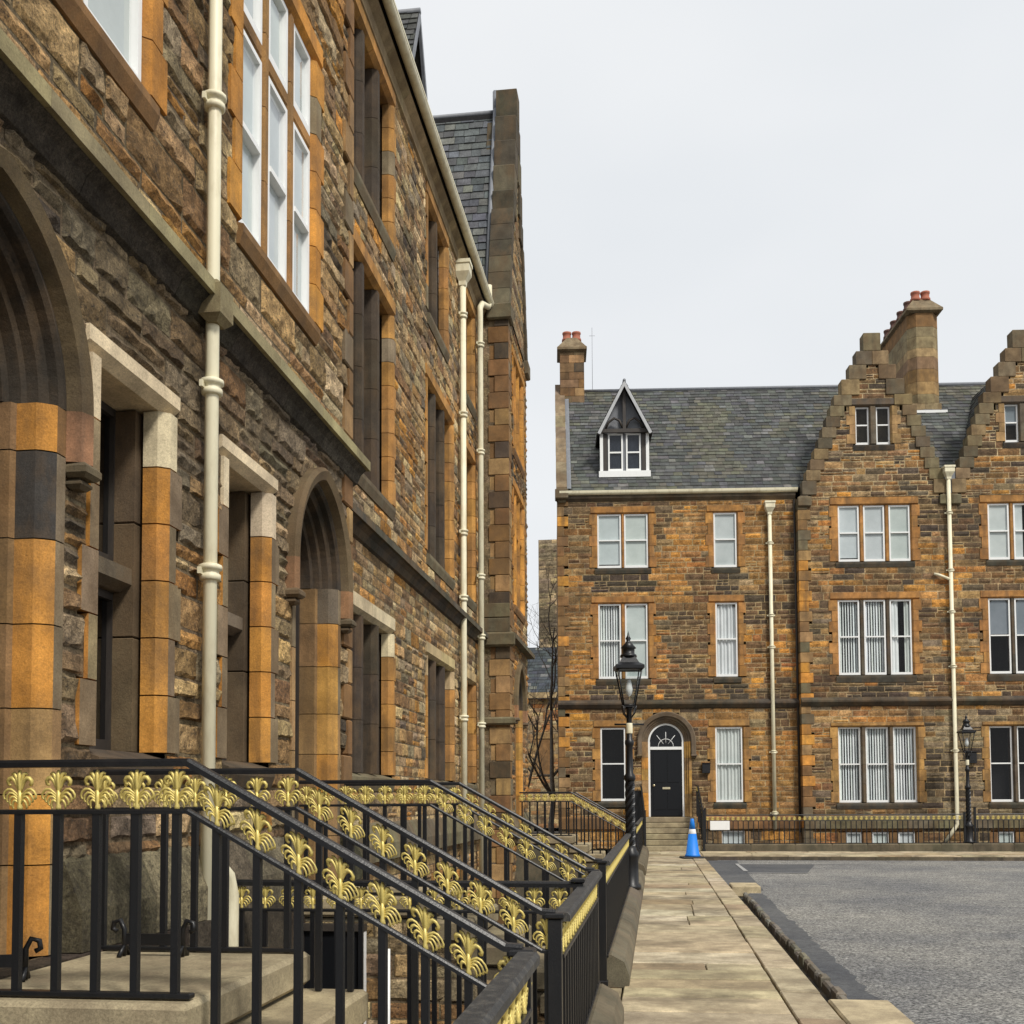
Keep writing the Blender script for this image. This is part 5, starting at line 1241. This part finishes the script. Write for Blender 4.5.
railing('low black and gold railing crossing the basement area behind the first steps', (0, 6.45, 0), 0, [(-2.62, 1.05), (-0.50, 1.05)], lambda s: -0.1, frieze=0.165, base=[(-2.62, -0.5, -0.11)], posts=[(-0.47, 0.0, 1.06)])
SZ = 1.02; cb = lambda s: 0.235
def street(y0, y1, label, spacing=0.151, posts=()):
    return railing(label, (XST + .02, 0, 0), R(90), [(y0, SZ), (y1, SZ)], cb, spacing=spacing, hr=(0.085, 0.04), worn=True, posts=posts, frieze=0.175, base=[(y0, y1, 0.237)], fscale=1.02, bar=0.028)
street(-0.6, 3.66, 'street railing with thick weathered rail and dense gold frieze at the bottom edge')
street(4.93, 7.83, 'short street railing with worn handrail between the first and second stairs', posts=())
street(9.12, 20.9, 'long dark street railing running beside the flagstones to the lamp post', 0.16)
street(22.36, 31.0, 'farthest street railing of the terrace, ending near the arched black door', 0.16)
# far railing in front of the house, in house coordinates
def far_rail(u0, u1, label, v=-1.4, mid=True):
    a = R(5.4); ca, sa = math.cos(a), math.sin(a); ox, oy = -sa * v, 34.4 + ca * v
    return railing(label, (ox, oy, 0), a, [(u0, 1.06), (u1, 1.06)], lambda s: 0.2, spacing=0.152, bar=0.024, hr=(0.05, 0.03), frieze=0.17, base=[(u0, u1, 0.2)], posts=[(u0, 0.2, 1.25), (u1, 0.2, 1.1)], fscale=0.82)
far_rail(1.28, 8.95, 'black railing with row of gold finials in front of the crow stepped house')
far_rail(9.25, 14.0, 'black and gold railing to the right of the distant lamp post')
fa = R(5.4)
for (u0, u1, v0, v1, lab) in ((1.22, 14.2, -1.55, -1.22, 'low dark stone kerb wall carrying the railing in front of the house'),):
    mb = MB(); u = u0
    while u < u1 - .01:
        u2 = min(u1, u + rnd.uniform(.9, 1.4)); mb.box(u + .003, u2 - .003, v0, v1, -.1, 0.2, jit((0.1, 0.088, 0.06), .2), .03); u = u2
    o = mb.build('plinth_wall', M['flag']); o.location = (0, 34.4, 0); o.rotation_euler = (0, 0, fa); tag(o, lab, 'wall')
def far_side(u, label, zl):
    a = R(5.4); ca, sa = math.cos(a), math.sin(a)
    pts = [(-1.75, 1.02), (-0.5, 1.95), (-0.12, 1.98)]
    loc = (ca * u, 34.4 + sa * u, 0)
    return railing(label, loc, a + R(90), pts, lambda s: max(0.0, min(1.0, 1.0 - fr_ * math.ceil(max(0, (-0.45 - s)) / 0.24))) if s < -0.45 else 1.0, spacing=0.15, bar=0.024, hr=(0.05, 0.03), frieze=0.17, posts=[(-1.72, 0.0, 1.2)], gold=True)
far_side(UD - 0.84, 'dark railing along the left side of the steps to the arched black door', 0)
far_side(UD + 0.90, 'dark railing along the right side of the steps, beside the blue cone', 0)
# short side screen left of the far steps, as the photo shows a dark slab by the door
a = R(5.4); mb = MB(); mb.box(UD - 1.18, UD - 0.84, -0.5, -0.44, 0.0, 1.78, ch=.01); mb.box(UD - 1.2, UD - 0.82, -0.51, -0.43, 1.781, 1.82, ch=.01)
o = mb.build('side_screen', M['iron']); o.location = (0, 34.4, 0); o.rotation_euler = (0, 0, a); tag(o, 'plain dark iron screen standing just left of the arched black door', 'screen')

# ------------------------------------------------------------------ lamp posts
def lamp(loc, label, rz=0.0, k=1.0, post_h=2.95):
    root = empty('street_lamp', loc, rz); tag(root, label, 'street lamp', 'black Victorian lamp posts')
    b = MB(); b.lathe([(0.17, 0), (0.17, 0.06), (0.13, 0.1), (0.125, 0.5), (0.14, 0.53), (0.14, 0.58), (0.1, 0.64), (0.085, 0.7)], 0, 0, 12); b.build('base', M['iron'], root)
    p = MB(); n = 12; rings = []
    for i in range(31):                                      # twisted fluted lower shaft
        z = 0.7 + 1.05 * i / 30; tw = i * 0.28
        rings.append([((0.068 + 0.014 * (1 if q % 2 else -1)) * math.cos(2 * math.pi * q / n + tw), (0.068 + 0.014 * (1 if q % 2 else -1)) * math.sin(2 * math.pi * q / n + tw), z) for q in range(n)])
    p.rings(rings, smooth=False)
    p.lathe([(0.08, 1.75), (0.095, 1.78), (0.095, 1.83), (0.06, 1.88), (0.052, 2.3), (0.06, 2.32), (0.075, 2.35), (0.075, 2.4), (0.05, 2.43), (0.042, post_h - .05), (0.06, post_h - .03), (0.06, post_h)], 0, 0, 12)
    p.build('post', M['iron'], root)
    bd = MB(); bd.lathe([(0.054, 2.52), (0.056, 2.53), (0.056, 2.68), (0.054, 2.69)], 0, 0, 12); bd.build('painted_band', M['cream'], root)
    lb = MB(); lb.tube([(-0.24, 0, post_h - .28), (0.24, 0, post_h - .28)], 0.016, 8); lb.build('ladder_bar', M['iron'], root)
    br = MB()
    for q in range(4):
        a = math.pi / 4 + q * math.pi / 2; c, s = math.cos(a), math.sin(a)
        br.tube([(0.04 * c, 0.04 * s, post_h - 0.18), (0.12 * c, 0.12 * s, post_h - 0.1), (0.15 * c, 0.15 * s, post_h + 0.02)], 0.011, 6)
    br.build('bracket', M['iron'], root)
    zb, zt = post_h + 0.03, post_h + 0.62; rb, rt = 0.13, 0.275
    f = MB()
    for q in range(4):
        a = math.pi / 4 + q * math.pi / 2; c, s = math.cos(a), math.sin(a); f.tube([(rb * c, rb * s, zb), (rt * c, rt * s, zt)], 0.013, 6)
        a2 = a + math.pi / 2; c2, s2 = math.cos(a2), math.sin(a2)
        f.tube([(rb * c, rb * s, zb), (rb * c2, rb * s2, zb)], 0.014, 6); f.tube([(rt * c, rt * s, zt), (rt * c2, rt * s2, zt)], 0.018, 6)
    sq = lambda r_, z: [(r_ * math.cos(math.pi / 4 + q * math.pi / 2), r_ * math.sin(math.pi / 4 + q * math.pi / 2), z) for q in range(4)]
    f.rings([sq(rb + .01, zb - .03), sq(rb + .01, zb)], smooth=False)
    f.rings([sq(rt + .055, zt), sq(rt + .055, zt + .05), sq(rt * .8, zt + .1), sq(0.14, zt + .2)], smooth=False)
    f.build('lantern_frame', M['iron'], root)
    h = MB(); h.lathe([(0.14, zt + .2), (0.13, zt + .24), (0.10, zt + .26), (0.10, zt + .33), (0.13, zt + .35), (0.05, zt + .44), (0.03, zt + .47), (0.045, zt + .51), (0.02, zt + .55), (0.0, zt + .64)], 0, 0, 10); h.build('lantern_cap', M['iron'], root)
    g_ = MB(); g_.rings([sq(rb - .004, zb + .01), sq(rt - .006, zt - .01)], caps=False, smooth=False); g_.build('lantern_glass', M['lampglass'], root)
    bl = MB(); bl.lathe([(0.0, zb + .14), (0.05, zb + .18), (0.065, zb + .26), (0.05, zb + .34), (0.03, zb + .42)], 0, 0, 10); bl.build('lamp_bulb', M['white'], root)
    root.scale = (k, k, k); return root
M['lampglass'] = glass_mat('lantern glass', (0.86, 0.88, 0.88))
lamp((-0.41, 16.5, 0.2), 'tall black lamp post with tapered glass lantern beside the flagstone path', R(8), 0.93)
fu, fv = 9.08, -1.38
lamp((math.cos(fa) * fu - math.sin(fa) * fv, 34.4 + math.sin(fa) * fu + math.cos(fa) * fv, 0.2), 'distant black lamp post with pale lantern in front of the right hand downpipe', R(5), 0.92)

# ------------------------------------------------------------------ cone, sign, scrapers, wall boxes
cn = empty('traffic_cone', (0.9, 29.0, 0.0), R(12)); tag(cn, 'bright blue traffic cone with one white band on the flagstones', 'traffic cone')
mb = MB(); mb.box(-0.30, 0.30, -0.27, 0.27, 0.0, 0.045, ch=.02); mb.build('base', M['rubber'], cn)
mb = MB(); mb.lathe([(0.20, 0.045), (0.20, 0.09), (0.175, 0.11), (0.103, 0.64)], 0, 0, 24); mb.lathe([(0.083, 0.76), (0.045, 1.02), (0.035, 1.035), (0.025, 1.02)], 0, 0, 24); mb.build('body', M['blue'], cn)
mb = MB(); mb.lathe([(0.103, 0.64), (0.105, 0.645), (0.086, 0.755), (0.083, 0.76)], 0, 0, 24); mb.build('reflective_band', M['white'], cn)
def onfar(u, v, z): return (math.cos(fa) * u - math.sin(fa) * v, 34.4 + math.sin(fa) * u + math.cos(fa) * v, z)
sg = empty('sign', onfar(1.72, -1.425, 0.62), fa); tag(sg, 'blank white rectangular notice fixed to the far black railing beside the cone', 'sign')
mb = MB(); mb.box(-0.29, 0.29, -0.012, 0.0, 0.0, 0.27, ch=.004); mb.build('panel', M['white'], sg)
mb = MB(); mb.box(-0.29, 0.29, -0.002 + .003, 0.012, 0.05, 0.075); mb.box(-0.29, 0.29, 0.001, 0.012, 0.19, 0.215); mb.build('clip', M['iron'], sg)
def scraper(loc, rz, label):
    root = empty('boot_scraper', loc, rz); tag(root, label, 'boot scraper', 'iron boot scrapers on the steps')
    mb = MB(); mb.box(-0.14, 0.14, -0.006, 0.006, 0.05, 0.1); mb.build('blade', M['iron'], root)
    for s in (-1, 1):
        m2 = MB(); m2.tube([(s * 0.14, 0, 0), (s * 0.14, 0, 0.12), (s * 0.16, 0, 0.16), (s * 0.19, 0, 0.15), (s * 0.195, 0, 0.12), (s * 0.175, 0, 0.11)], 0.012, 6); m2.tube([(s * 0.14, -.05, 0.0), (s * 0.14, 0, 0.05), (s * 0.14, .05, 0.0)], 0.011, 6); m2.build('scroll', M['iron'], root)
scraper((-2.28, 4.72, BASE_L - .01), 0, 'black iron boot scraper with scrolled ends at the back of the nearest landing')
scraper((-2.62, 4.0, BASE_L - .01), R(20), 'black iron boot scraper at the left edge of the nearest landing')
for (u, v, z, w, h, lab) in ((1.52, -0.04, 2.35, 0.24, 0.3, 'small black metal box on the wall right of the arched black door'), (9.62, BV - 0.04, 2.6, 0.22, 0.34, 'small black metal box beside the right hand ground floor window')):
    mb = MB(); mb.box(-w / 2, w / 2, -0.09, 0.0, 0, h, ch=.015); mb.box(-w / 2 - .015, w / 2 + .015, -0.11, 0.0, h + .001, h + .03, ch=.01)
    o = mb.build('wall_box', M['iron']); o.location = onfar(u, v, z); o.rotation_euler = (0, 0, fa); tag(o, lab, 'wall box', 'black boxes on the house wall')
